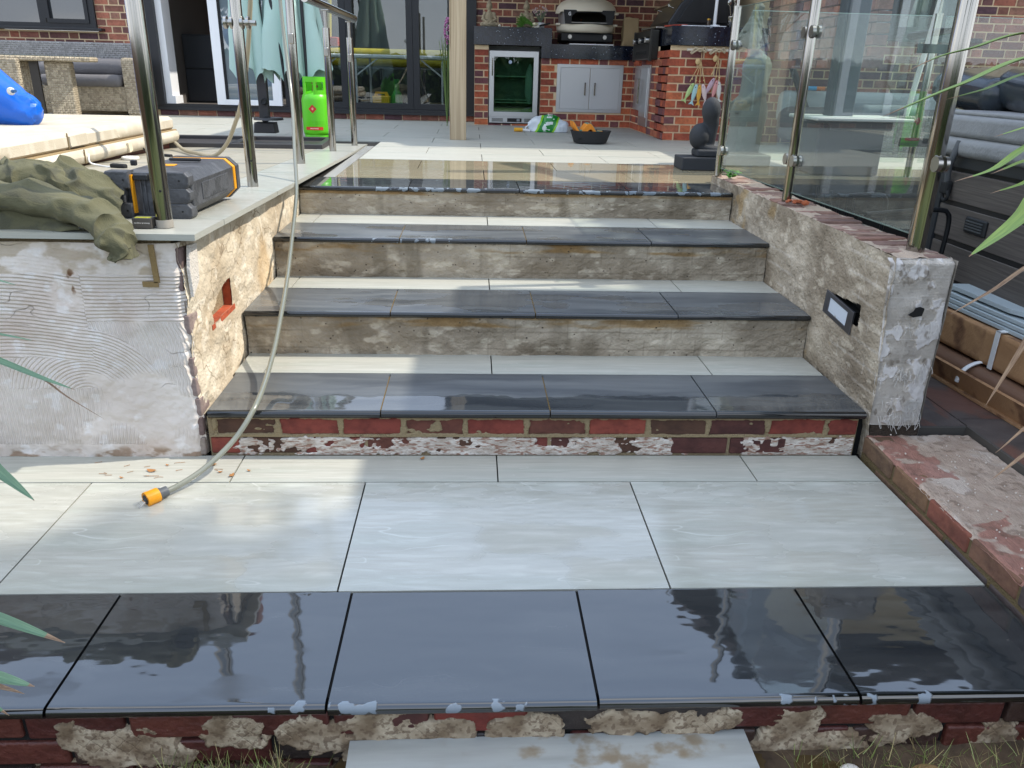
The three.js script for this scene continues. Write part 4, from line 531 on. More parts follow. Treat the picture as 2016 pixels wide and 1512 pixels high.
{
  const o = T('pizza_oven', 'cream dome pizza oven with a black mouth on the middle worktop', 'oven', null, [1.285, 1.635, -7.76]);
  const el = (r, y0) => r.map(p => [p[0], p[1] + y0]);
  P(o, 'dome', lathe([[0.348, 0.31], [0.352, 0.32], [0.335, 0.37], [0.29, 0.42], [0.2, 0.458], [0.1, 0.472], [0, 0.475]], 48), S(0xd9d0bb, 0.5, 0, { bumpMap: grainB, bumpScale: 0.001 }));
  P(o, 'body', new THREE.LatheGeometry([[0.31, 0.17], [0.315, 0.18], [0.315, 0.33], [0.30, 0.34]].map(q => new THREE.Vector2(...q)), 48, 0.78, Math.PI * 2 - 1.56), S(0xb4b5b6, 0.36, 0.75, { side: THREE.DoubleSide }));
  P(o, 'base_ring', lathe([[0.27, 0.095], [0.318, 0.10], [0.333, 0.13], [0.338, 0.175], [0.32, 0.185], [0, 0.186]], 48), S(0xd9d0bb, 0.5));
  P(o, 'mouth_surround', ext([[-0.265, 0.185], [0.265, 0.185], [0.285, 0.32], [-0.285, 0.32]], 0.03, 0.004, [[[-0.2, 0.2], [-0.2, 0.26], [-0.15, 0.30], [0.12, 0.305], [0.19, 0.27], [0.2, 0.2]]]).translate(0, 0, 0.285), M.dark);
  P(o, 'stone_floor', cy(0.28, 0.28, 0.012, 0, 0.192, 0), S(0x8f8676, 0.9)); P(o, 'inner_dome', new THREE.LatheGeometry([[0.29, 0.19], [0.29, 0.3], [0.2, 0.33], [0, 0.335]].map(q => new THREE.Vector2(...q)), 40, 0.78, Math.PI * 2 - 1.56), S(0x5a5650, 0.8, 0.2, { side: THREE.DoubleSide })); P(o, 'sill', bar([-0.2, 0.195, 0.325], [0.2, 0.195, 0.325], 0.006), M.chrome);
  P(o, 'stand', [rb(0.6, 0.09, 0.44, 0.015, 0, 0.047, 0.0), cy(0.28, 0.25, 0.02, 0, 0.092, 0)], M.dark);
  for (const x of [-0.2, 0.2]) P(o, 'knob', cy(0.022, 0.024, 0.03, x, 0.05, 0.232, Math.PI / 2), M.chromeDull);
  const font = await new FontLoader().loadAsync('fonts/droid/droid_sans_bold.typeface.json');
  const g = new TextGeometry('G', { font, size: 0.036, depth: 0.003, curveSegments: 6, bevelEnabled: false }); P(o, 'letter', g.translate(-0.24, 0.265, 0.319), M.white);
  for (const [x, y] of [[-0.335, 0.302], [0.335, 0.302], [-0.33, 0.182], [0.33, 0.182]]) P(o, 'clip', rb(0.05, 0.022, 0.1, 0.008, x, y, 0.1), S(0xd9d0bb, 0.5));
  const b = T('serving_board', 'thin white board lying under the front of the pizza oven', 'board', null, [1.33, 1.606, -7.52]); P(b, 'board', rb(0.5, 0.012, 0.16, 0.004, 0, 0, 0), M.white);
}
{
  const g = T('gas_grill', 'black built in gas grill with knobs and a closed hood', 'grill');
  const prof = [[0, 0], [0.62, 0], [0.64, 0.05], [0.60, 0.34], [0.5, 0.42], [0.30, 0.40], [0.10, 0.22], [0.0, 0.06]];
  P(g, 'hood', ext(prof, 0.86, 0.012).translate(1.93, 1.735, -7.12), S(0x26282c, 0.3, 0.3));
  P(g, 'hood_end', ext([[0.07, 0.06], [0.57, 0.06], [0.55, 0.31], [0.47, 0.37], [0.33, 0.36], [0.16, 0.21]], 0.012, 0.006).translate(1.93, 1.735, -6.245), S(0x15171a, 0.35, 0.2));
  P(g, 'emblem', [bx(0.03, 0.035, 0.03, 2.34, 1.82, -6.22)], M.darkPlastic);
  P(g, 'hood_handle', [bar([1.93, 1.95, -7.0], [1.93, 1.95, -6.35], 0.012), bar([1.99, 1.93, -6.95], [1.93, 1.95, -6.95], 0.008), bar([1.99, 1.93, -6.4], [1.93, 1.95, -6.4], 0.008)], M.chrome);
  const cp = P(g, 'control_panel', [rb(0.09, 0.28, 0.84, 0.01, 1.80, 1.585, -6.7, 0, 0, 0.0), rb(0.03, 0.30, 0.02, 0.004, 1.765, 1.58, -6.275), rb(0.03, 0.30, 0.02, 0.004, 1.765, 1.58, -7.125)], S(0x3a3936, 0.35, 0.6));
  for (let i = 0; i < 5; i++) P(cp, 'knob', [cy(0.026, 0.03, 0.035, 1.74, 1.63, -6.38 - i * 0.155, 0, 0, Math.PI / 2), bx(0.012, 0.05, 0.012, 1.72, 1.63, -6.38 - i * 0.155)], i % 2 ? M.blackMetal : M.chromeDull);
  P(cp, 'slot', bx(0.006, 0.025, 0.5, 1.752, 1.515, -6.7), M.dark);
  P(g, 'shelf_edge', rb(0.12, 0.02, 0.5, 0.005, 1.84, 1.745, -6.55, 0, 0.1), M.chromeDull);
}
{ // small things on the worktops
  const stone = S(0x9a8d74, 0.9, 0, { bumpMap: grainB, bumpScale: 0.002 });
  const buddha = (x, z, s, lab) => { const t = T('stone_figurine', lab, 'figurine', 'stone seated figurines on the worktop', [x, 1.766, z]); t.scale.setScalar(s);
    P(t, 'body', sdf((x, y, z) => { let d = ell(x, y, z, [0, 0.03, 0.01], [0.1, 0.035, 0.065]); d = smin(d, ell(x, y, z, [0, 0.105, -0.005], [0.052, 0.075, 0.04]), 0.02); for (const s of [-1, 1]) { d = smin(d, cap(x, y, z, [s * 0.055, 0.15, 0], [s * 0.078, 0.085, 0.012], 0.02, 0.016), 0.012); d = smin(d, cap(x, y, z, [s * 0.078, 0.085, 0.012], [s * 0.02, 0.055, 0.055], 0.016, 0.013), 0.01); d = smin(d, cap(x, y, z, [s * 0.05, 0.03, 0.02], [s * 0.085, 0.03, 0.03], 0.03, 0.025), 0.01); } return smin(d, cap(x, y, z, [0, 0.17, 0], [0, 0.195, 0.004], 0.02, 0.018), 0.012) - 0.0015 * Math.sin(y * 260 + x * 90); }, [0, 0.11, 0], 0.14, 72), stone);
    P(t, 'head', sdf((x, y, z) => { let d = ell(x, y, z, [0, 0.23, 0.006], [0.03, 0.042, 0.034]); d = smin(d, ell(x, y, z, [0, 0.222, 0.036], [0.006, 0.01, 0.008]), 0.006); for (const s of [-1, 1]) { d = Math.min(d, ell(x, y, z, [s * 0.031, 0.222, 0.0], [0.006, 0.022, 0.009])); d = Math.max(d, -ell(x, y, z, [s * 0.012, 0.234, 0.041], [0.008, 0.003, 0.006])); } d = Math.max(d, -ell(x, y, z, [0, 0.208, 0.04], [0.01, 0.002, 0.006])); return d; }, [0, 0.23, 0], 0.06, 64), stone);
    P(t, 'hair', sdf((x, y, z) => { let d = Math.max(ell(x, y, z, [0, 0.236, 0.0], [0.034, 0.044, 0.037]), 0.243 - 0.3 * Math.max(0, -z) - y + (z < 0 ? -0.02 : 0)); d = smin(d, ell(x, y, z, [0, 0.278, -0.002], [0.017, 0.02, 0.017]), 0.008); return d - 0.0018 * Math.sin(x * 420) * Math.sin(y * 420); }, [0, 0.25, 0], 0.06, 64), S(0x8d816a, 0.95)); };
  buddha(0.165, -7.68, 0.96, 'stone seated figurine at the left end of the worktop'); buddha(0.595, -7.74, 1.0, 'stone seated figurine behind the bunch of spring onions');
  const on = T('onion_bunch', 'bunch of green spring onions lying on the left worktop', 'vegetables', null, [0.56, 1.768, -7.55]);
  const lv = []; for (let i = 0; i < 70; i++) { const a = rr(-0.5, 0.6), y = rr(0.01, 0.06), L = rr(0.1, 0.2); lv.push(tube([[0.1, y * 0.5 + 0.01, rr(-0.02, 0.02)], [0.03, y + 0.03, rr(-0.03, 0.03)], [0.1 - L, y + rr(-0.03, 0.09), rr(-0.05, 0.05)]], rr(0.002, 0.0045), 6, 5)); } P(on, 'leaves', lv, S(0x4c7a26, 0.5));
  P(on, 'bulbs', [0, 1, 2, 3, 4, 5].map(i => tf(new THREE.SphereGeometry(0.016, 10, 8).scale(1.6, 1, 1), 0.12 + rr(-0.01, 0.02), 0.016 + (i > 3 ? 0.022 : 0), -0.05 + i * 0.018)), S(0xd6cfae, 0.5));
  const pt = T('flower_pot', 'small white pot of dried pinkish flowers on the worktop', 'plant', null, [0.75, 1.766, -7.66]); P(pt, 'pot', lathe([[0, 0], [0.045, 0], [0.055, 0.06], [0.048, 0.06], [0.04, 0.01]], 24), M.white);
  const stm = [], fl = []; for (let i = 0; i < 22; i++) { const x = rr(-0.09, 0.08), y = rr(0.14, 0.24), z = rr(-0.05, 0.05); stm.push(tube([[0, 0.05, 0], [x * 0.4, y * 0.6, z * 0.5], [x, y, z]], 0.0025, 5, 5)); fl.push(tf(new THREE.IcosahedronGeometry(rr(0.008, 0.016), 0), x, y, z)); } P(pt, 'stems', stm, S(0x6b7a62, 0.8)); P(pt, 'flowers', fl, S(0xbfa6a2, 0.8));
  const kn = T('knife', 'black handled knife lying across the worktop edge beside the pot', 'knife', null, [0.80, 1.785, -7.5]); P(kn, 'handle', bar([-0.07, 0, 0], [0.05, 0.03, 0], 0.011), M.rubber); P(kn, 'blade', bx(0.06, 0.02, 0.003, -0.1, -0.008, 0, 0, 0, 0.25), M.chrome);
  const bd = T('garlic_strip', 'white bulb and papery skins beside the left figurine', 'vegetables', null, [0.30, 1.766, -7.52]); P(bd, 'bulb', sp(0.015, -0.02, 0.013, 0, 1, 0.9, 1), S(0xdcd8c4, 0.6)); P(bd, 'skins', [bx(0.09, 0.006, 0.03, 0.05, 0.004, 0, 0, 0.2, 0.05)], S(0xdcd8c4, 0.7));
  const pb = T('paper_bag', 'crumpled brown paper bag on the worktop beside the grill', 'bag', null, [1.80, 1.602, -7.66]); P(pb, 'bag', sdf((x, y, z) => sbox(x, y, z, [0, 0.15, 0], [0.09, 0.15, 0.06], 0.01) + 0.045 * (n3(x * 18, y * 12, z * 18, 31) - 0.5), [0, 0.15, 0], 0.2, 48), S(0xa08a68, 0.9));
  const tp = T('towel_holder', 'white upright towel pole standing on the right worktop', 'holder', null, [2.27, 1.742, -5.86]); P(tp, 'base', cy(0.05, 0.055, 0.014, 0, 0.007, 0), M.white); P(tp, 'pole', cy(0.013, 0.016, 0.42, 0, 0.22, 0), M.white);
  const ch = T('chopping_board', 'thin white board under the towel pole on the right worktop', 'board', null, [2.14, 1.738, -5.84]); P(ch, 'board', rb(0.42, 0.01, 0.2, 0.003, 0, 0, 0), M.white);
  const cup = T('utensil_pot', 'steel pot of spoons on the right end of the worktop', 'pot', null, [2.44, 1.736, -5.9]); P(cup, 'pot', lathe([[0, 0], [0.035, 0], [0.04, 0.1], [0.036, 0.1], [0.03, 0.004]], 20), M.chrome); P(cup, 'spoons', [bar([0, 0.05, 0], [-0.03, 0.2, 0], 0.004), bar([0, 0.05, 0], [0.02, 0.22, 0], 0.004), sp(0.02, -0.034, 0.22, 0, 1, 1.4, 0.3), sp(0.022, 0.022, 0.245, 0, 1, 1.5, 0.3)], M.chrome);
  const jar = T('spice_jar', 'small jar with a gold lid beside the towel pole', 'jar', null, [2.20, 1.744, -5.82]); P(jar, 'body', cy(0.016, 0.016, 0.05, 0, 0.025, 0), S(0x3a2a1c, 0.2)); P(jar, 'lid', cy(0.017, 0.017, 0.014, 0, 0.057, 0), S(0xb08a3a, 0.3, 0.8));
  const sc = T('oven_glove', 'red cloth folded on the corner of the right worktop', 'cloth', null, [1.9, 1.742, -5.86]); P(sc, 'cloth', rb(0.14, 0.014, 0.2, 0.006, 0, 0, 0, 0, 0.3, 0.05), S(0xa63f2c, 0.8));
}
{ // hanging wooden fish
  const bar0 = T('hanging_rod', 'whitewashed rod with knotted rope on the brick pillar', 'rod', null, [2.17, 1.53, -5.70]); P(bar0, 'rod', bar([-0.18, 0, 0], [0.24, 0.0, 0], 0.012), S(0xcfc6b4, 0.7));
  P(bar0, 'rope', [-0.06, 0.12].flatMap(x => [tube([[x - 0.09, -0.03, 0.02], [x - 0.04, 0.02, 0.02], [x, -0.015, 0.025], [x + 0.04, 0.025, 0.02], [x + 0.06, -0.02, 0.02], [x, 0.01, 0.03], [x - 0.08, -0.035, 0.015]], 0.008, 30, 6)]), S(0xb9a98c, 0.95));
  const bunch = (x0, cols, lab, top) => { const t = T('fish_ornament', lab, 'ornament', 'painted wooden fish hanging on the pillar', [x0, 0, -5.70]);
    P(t, 'cord', [bar([0, 1.52, 0], [0, top, 0], 0.003, 5), ...cols.map((c, i) => bar([0, top, 0], [c[1], c[2] + 0.085, 0.01], 0.004, 5)), ...cols.map(c => sp(0.009, c[1] * 0.8, c[2] + 0.11, 0.01)), sp(0.025, -0.03, top, 0, 1, 1.2, 0.7)], S(0xc7ab7a, 0.9));
    for (const [hx, x, y, r] of cols) { const f = new THREE.Group(); const pr = [[0, 0.082], [0.012, 0.075], [0.02, 0.05], [0.024, 0.015], [0.02, -0.03], [0.01, -0.065], [0.005, -0.08], [0, -0.082]]; const g = mg([lathe(pr, 16).scale(1, 1, 0.5), ext([[-0.004, -0.07], [0.004, -0.07], [0.028, -0.11], [0.012, -0.104], [0, -0.1], [-0.012, -0.104], [-0.028, -0.11]], 0.006, 0).translate(0, 0, -0.003)]); const m = P(t, 'fish', tf(g, 0, 0, 0, 0, 0, r), S(hx, 0.6)); m.position.set(x, y, 0.02); P(m, 'eye', sp(0.004, -0.006 - Math.sin(r) * 0.05, 0.052, 0.011), M.dark); } };
  bunch(2.135, [[0xa9c07a, -0.09, 1.165, -0.45], [0x9fc0c0, -0.04, 1.15, -0.2], [0xd09a3a, 0.005, 1.145, 0], [0xd0b9b4, 0.055, 1.155, 0.25]], 'bunch of four painted fish hanging left on the pillar', 1.43);
  bunch(2.30, [[0xb59aa4, -0.06, 1.215, -0.45], [0xc98a86, -0.01, 1.19, -0.2], [0xc9c4ba, 0.03, 1.18, 0.1]], 'bunch of pink and mauve fish hanging next to the steel post', 1.46);
}
// ================================================================ THINGS ON THE PATIO, LEFT TO RIGHT
const weaveB = bump(256, 256, (u, v) => { const i = Math.floor(u * 16), j = Math.floor(v * 16), fx = u * 16 - i, fy = v * 16 - j; return (i + j) % 2 ? Math.sin(fy * Math.PI) : Math.sin(fx * Math.PI); }, 1 / 0.36);
const weaveMap = (a, b) => tex(256, 256, (u, v) => { const i = Math.floor(u * 16), j = Math.floor(v * 16), fx = u * 16 - i, fy = v * 16 - j; return mix3(c255(...b), c255(...a), 0.55 + 0.45 * hash(i, j, 3)); }, true, 1 / 0.36);
const wicker = S(0xffffff, 0.7, 0, { map: weaveMap([186, 172, 148], [96, 86, 70]), bumpMap: weaveB, bumpScale: 0.008 });
const wickerGrey = S(0xffffff, 0.75, 0, { map: weaveMap([156, 154, 152], [100, 98, 96]), bumpMap: weaveB, bumpScale: 0.008 });
const clothB = bump(256, 256, (u, v) => 0.7 * fbm(u * 6, v * 6, 4, 701, 6) + 0.3 * fbm(u * 60, v * 60, 2, 702, 60), 3);
const cushM = S(0x6a686a, 0.9, 0, { bumpMap: clothB, bumpScale: 0.006 });
const cushion = (c, h, s) => sdf((x, y, z) => sbox(x, y, z, c, h, Math.min(...h) * 0.9) + 0.012 * (n3(x * 7, y * 7, z * 7, s) - 0.5) + 0.01 * Math.abs(n3(x * 5, y * 14, z * 4, s + 3) - 0.5), c, Math.max(...h) * 1.25, 64);
{
  const t = T('timber_post', 'square weathered oak post standing on the patio in front of the doors', 'post');
  const om = tex(256, 1024, (u, v) => { const w = fbm(u * 3, v * 2, 3, 711), a = fbm(u * 26 + w * 4, v * 3, 5, 712), k = sst(0.03, 0.0, Math.hypot((u - 0.4) * 0.5, v - 0.62)); let c = mix3(c255(150, 130, 102), c255(206, 188, 158), a); c = mix3(c, c255(96, 76, 54), sst(0.012, 0.0, Math.abs(u - 0.52 - 0.05 * (w - 0.5)) - 0.002) * sst(0.3, 0.6, fbm(1, v * 4, 3, 713)) + k * 0.6); return c; });
  const g = new RoundedBoxGeometry(0.148, 2.3, 0.148, 2, 0.004); { const p = g.attributes.position, uv = g.attributes.uv; for (let i = 0; i < p.count; i++) uv.setXY(i, (p.getX(i) + p.getZ(i)) / 0.3 + 0.5, p.getY(i) / 2.3 + 0.5); }
  P(t, 'post', g.translate(-0.155, 0.706 + 1.15, -5.37), S(0xffffff, 0.85, 0, { map: om, bumpMap: bump(256, 256, (u, v) => fbm(u * 30, v * 3, 4, 714), 1), bumpScale: 0.002 }));
}
{ // closed parasol
  const t = T('parasol', 'closed pale mint parasol on a dark grey upright in front of the doors', 'parasol', null, [-1.86, 0.706, -5.2]); const g = S(0x3b3a3b, 0.45, 0.4);
  P(t, 'pole', [rb(0.085, 1.85, 0.06, 0.008, 0, 1.08, 0), rb(0.10, 0.05, 0.08, 0.01, 0.0, 0.80, 0), bar([0.04, 0.80, 0], [0.12, 0.8, 0.02], 0.012)], g);
  for (const y of [0.30, 0.15]) P(t, 'knob', [cy(0.028, 0.028, 0.03, 0.012, y, 0.045, Math.PI / 2), tf(new THREE.TorusGeometry(0.02, 0.005, 8, 20), 0.012, y, 0.062)], M.darkPlastic);
  P(t, 'foot', [ext([[-0.085, 0], [0.085, 0], [0.075, 0.07], [-0.075, 0.07]], 0.14, 0.01).translate(0, 0.045, -0.08), cy(0.12, 0.13, 0.02, 0.03, 0.155, 0.0)], g);
  const cm = S(0xa9c4bb, 0.85, 0, { side: THREE.DoubleSide, bumpMap: clothB, bumpScale: 0.004 });
  const drape = (cx, cz, hem, R, n, sd) => sheet(140, 40, (u, v) => { const a = u * Math.PI * 2, f = Math.pow(Math.abs(Math.cos(a * n / 2 + sd)), 0.7), hm = hem + 0.16 * fbm(3 + 2 * Math.cos(a) + sd, 3 + 2 * Math.sin(a), 3, 721) - 0.17 * (1 - f); const y = lerp(2.1, hm, v), r = (0.04 + R * v * (0.42 + 0.58 * f)) * (0.9 + 0.25 * fbm(u * 9, v * 4, 3, 722)); return [cx + r * Math.cos(a) * 1.1, y, cz + r * Math.sin(a) * 0.7]; });
  P(t, 'canopy', [drape(0.30, 0.02, 0.50, 0.26, 7, 1), drape(-0.07, 0.06, 0.52, 0.12, 5, 2)], cm);
  for (const [x, x2] of [[0.06, 0.24], [0.40, 0.42]]) P(t, 'rib', bar([x, 1.9, 0.13], [x2, 0.42, 0.13], 0.014), M.frameBlack);
}
{
  const t = T('steel_frame', 'low dark steel frame on the patio holding the parasol foot', 'frame', null, [-1.83, 0.706, -4.42]); t.rotation.y = 0.05;
  P(t, 'frame', [rb(1.3, 0.045, 0.05, 0.006, 0, 0.025, 0.42), rb(1.3, 0.045, 0.05, 0.006, 0, 0.025, -0.25), rb(0.05, 0.045, 0.62, 0.006, 0.625, 0.025, 0.085), rb(0.05, 0.045, 0.62, 0.006, -0.625, 0.025, 0.085), rb(0.06, 0.05, 0.6, 0.006, 0, 0.027, 0.085), span(-0.6, 0.6, 0.001, 0.02, -0.23, 0.40)], S(0x3c3a3a, 0.5, 0.3, { bumpMap: grainB, bumpScale: 0.001 }));
}
{
  const t = T('gas_bottle', 'bright green propane gas bottle beside the steel posts', 'gas bottle', null, [-1.365, 0.706, -4.95]); const gm = S(0x5ac21a, 0.35);
  P(t, 'cylinder', lathe([[0, 0.03], [0.08, 0.03], [0.108, 0.055], [0.113, 0.08], [0.113, 0.16], [0.1145, 0.163], [0.1145, 0.169], [0.113, 0.172], [0.113, 0.33], [0.1, 0.372], [0.07, 0.395], [0.03, 0.405], [0, 0.406]], 48), gm);
  P(t, 'foot_ring', lathe([[0.085, 0.0], [0.1, 0.0], [0.104, 0.05], [0.09, 0.05]], 40), gm);
  const arc = (r, y0, y1, a0, a1, th = 0.006) => { const s = new THREE.Shape(); s.absarc(0, 0, r, a0, a1, false); s.absarc(0, 0, r - th, a1, a0, true); return new THREE.ExtrudeGeometry(s, { depth: y1 - y0, bevelEnabled: false, curveSegments: 24 }).rotateX(-Math.PI / 2).translate(0, y0, 0); };
  P(t, 'collar', [arc(0.095, 0.475, 0.515, 0, 6.28, 0.009), arc(0.095, 0.37, 0.475, -2.55, -2.25), arc(0.095, 0.37, 0.475, -1.5, -1.22), arc(0.095, 0.37, 0.41, -1.22, -0.5), arc(0.095, 0.37, 0.475, -0.5, 0.3), arc(0.095, 0.37, 0.475, 1.0, 3.2)], gm);
  P(t, 'valve', [cy(0.016, 0.02, 0.06, 0, 0.42, 0), bar([0, 0.44, 0], [0.03, 0.44, 0.03], 0.012), cy(0.022, 0.022, 0.014, 0, 0.465, 0)], S(0x8a6a4a, 0.4, 0.7));
  const cv = document.createElement('canvas'); cv.width = 512; cv.height = 512; const x = cv.getContext('2d'); x.fillStyle = '#c8301e'; x.fillRect(0, 0, 512, 512);
  // red diamond
  const dg = sheet(10, 10, (u, v) => { const a = (u - v) * 0.036, b = (u + v - 1) * 0.036, th = a / 0.1145; return [0.1146 * Math.sin(th - 0.05), 0.262 + b, 0.1146 * Math.cos(th - 0.05)]; }); P(t, 'hazard_diamond', dg, S(0xc22f1c, 0.5, 0, { side: THREE.DoubleSide }));
  const fg = ext([[0, -0.014], [0.009, -0.006], [0.008, 0.004], [0.003, 0.012], [0.001, 0.004], [-0.004, 0.008], [-0.009, -0.004]], 0.001, 0).translate(-0.006, 0.265, 0.1145); P(t, 'flame_mark', fg, S(0xe8a58e, 0.6));
  const band = sheet(16, 1, (u, v) => { const th = (u - 0.5) * 1.35 - 0.0; return [0.1147 * Math.sin(th), 0.092 + v * 0.026, 0.1147 * Math.cos(th)]; });
  const c2 = document.createElement('canvas'); c2.width = 512; c2.height = 96; const y = c2.getContext('2d'); y.fillStyle = '#c8301e'; y.fillRect(0, 0, 512, 96); y.fillStyle = '#f2d8cc'; y.font = 'bold 52px sans-serif'; y.textAlign = 'center'; y.textBaseline = 'middle'; y.fillText('PROPANE', 256, 50);
  const tx = new THREE.CanvasTexture(c2); tx.colorSpace = THREE.SRGBColorSpace; P(t, 'name_band', band, S(0xffffff, 0.5, 0, { map: tx, side: THREE.DoubleSide }));
}
// steel posts on the left
const clampG = (x, y, z, s = 1) => [cy(0.026, 0.026, 0.012, x - 0.02 * s, y, z, 0, 0, Math.PI / 2), cy(0.026, 0.026, 0.012, x + 0.006 * s, y, z, 0, 0, Math.PI / 2), bar([x - 0.03 * s, y, z], [x + 0.04 * s, y, z], 0.012)];
{
  const spec = [[-1.04, 0.80, -0.41, 2.3, 'polished steel post nearest the corner of the left terrace'], [-1.055, 0.772, -1.585, 2.3, 'second steel post behind the tool case with a round clamp'], [-1.075, 0.745, -2.8, 2.3, 'third steel post from the corner with the hose tied to it'], [-1.055, 0.722, -3.86, 1.565, 'fourth steel post carrying the left end of the loose rail'], [-0.985, 0.71, -4.5, 1.525, 'last steel post by the gully carrying the right end of the loose rail']];
  spec.forEach(([x, y0, z, h, lab], i) => {
    const t = T('steel_post', lab, 'post', 'steel balustrade posts on the left terrace', [x, y0, z]); const tall = h > 2; const L = h - y0, lean = [0.012, 0.0, -0.02, -0.02, -0.02][i];
    const r = i === 0 ? 0.0265 : 0.0248;
    P(t, 'tube', tall ? [bar([0, 0, 0], [lean * L * 0, L, 0], r, 32)] : [bar([0, 0, 0], [0, L - 0.02, 0], r, 28), cy(r + 0.001, r + 0.001, 0.012, 0, L - 0.014, 0)], M.chrome);
    if (!tall) P(t, 'pin', [bar([0, L - 0.01, 0], [0.0, L + 0.105, 0], 0.012), rb(0.05, 0.008, 0.03, 0.003, 0, L + 0.105, 0)], M.chromeDull);
    const cyy = i === 1 ? 1.475 - y0 : i === 2 ? 1.45 - y0 : i === 3 ? 1.40 - y0 : i === 4 ? 1.37 - y0 : 0;
    if (cyy) P(t, 'clamp', i === 1 ? [...clampG(-0.03, cyy, 0), ...clampG(0.04, cyy, 0)] : [rb(0.03, 0.06, 0.03, 0.008, 0.0, cyy, 0.027)], M.chromeDull);
    P(t, 'bolt', cy(0.004, 0.004, 0.004, 0.01, 0.12, r, Math.PI / 2), M.dark);
    if (i === 0) P(t, 'dried_mud', lathe([[r + 0.0006, 0], [r + 0.0012, 0.0], [r + 0.0008, 0.012], [r + 0.0004, 0.026]], 28), S(0x9a948a, 0.7, 0.3));
  });
  const hr = T('handrail', 'short loose steel handrail lying across the tops of two posts', 'handrail'); P(hr, 'rail', bar([-1.16, 1.735, -3.70], [-0.955, 1.655, -4.55], 0.03, 20), M.chrome); P(hr, 'end_cap', sp(0.03, -0.955, 1.655, -4.55), M.chrome);
}
{ // hoses
  const hm = Ph({ color: 0x74766a, roughness: 0.2, clearcoat: 0.6 });
  const t = T('garden_hose', 'clear grey garden hose running down the steps with a yellow connector', 'hose');
  const pts = [[-1.09, 1.9, -2.64], [-1.079, 1.638, -2.58], [-1.03, 1.3, -2.42], [-0.996, 1.125, -2.3], [-0.938, 0.89, -2.0], [-0.89, 0.73, -1.75], [-0.862, 0.572, -1.46], [-0.834, 0.462, -1.2], [-0.797, 0.382, -0.882], [-0.785, 0.262, -0.6], [-0.779, 0.194, -0.292], [-0.835, 0.112, -0.215], [-0.92, 0.045, -0.125], [-0.985, 0.022, -0.05], [-1.012, 0.02, -0.018]];
  P(t, 'tube', tube(pts, 0.0095, 160, 14), hm);
  const a = V([-1.005, 0.021, -0.028]), dir = V([-0.05, -0.003, 0.055]).normalize(), at = k => a.clone().addScaledVector(dir, k).toArray();
  P(t, 'collar', [bar(at(0), at(0.026), 0.0165, 20), bar(at(0.02), at(0.03), 0.019, 20)], S(0x55585a, 0.5));
  const c = P(t, 'connector', [bar(at(0.03), at(0.072), 0.0235, 24), bar(at(0.03), at(0.038), 0.0205, 24), bar(at(0.062), at(0.072), 0.0245, 24)], S(0xe89a08, 0.35)); P(c, 'opening', bar(at(0.0715), at(0.0727), 0.016, 20), M.dark);
  P(t, 'water', [tube([at(0.07), [at(0.085)[0], 0.012, at(0.085)[2]], [at(0.1)[0], 0.003, at(0.1)[2]]], 0.007, 8, 8)], Ph({ color: 0xffffff, transmission: 1, thickness: 0.01, ior: 1.33, roughness: 0.02 }));
  const t2 = T('second_hose', 'grey hose looping from the second post down to the hot tub corner', 'hose'); P(t2, 'tube', tube([[-1.1, 1.95, -2.2], [-1.169, 1.614, -2.3], [-1.237, 1.348, -2.4], [-1.347, 1.106, -2.6], [-1.454, 0.967, -2.8], [-1.562, 0.835, -2.95], [-1.66, 0.762, -3.02], [-1.838, 0.757, -3.2], [-2.0, 0.752, -3.45], [-2.13, 0.775, -3.68]], 0.012, 90, 10), S(0x9a9078, 0.4));
}
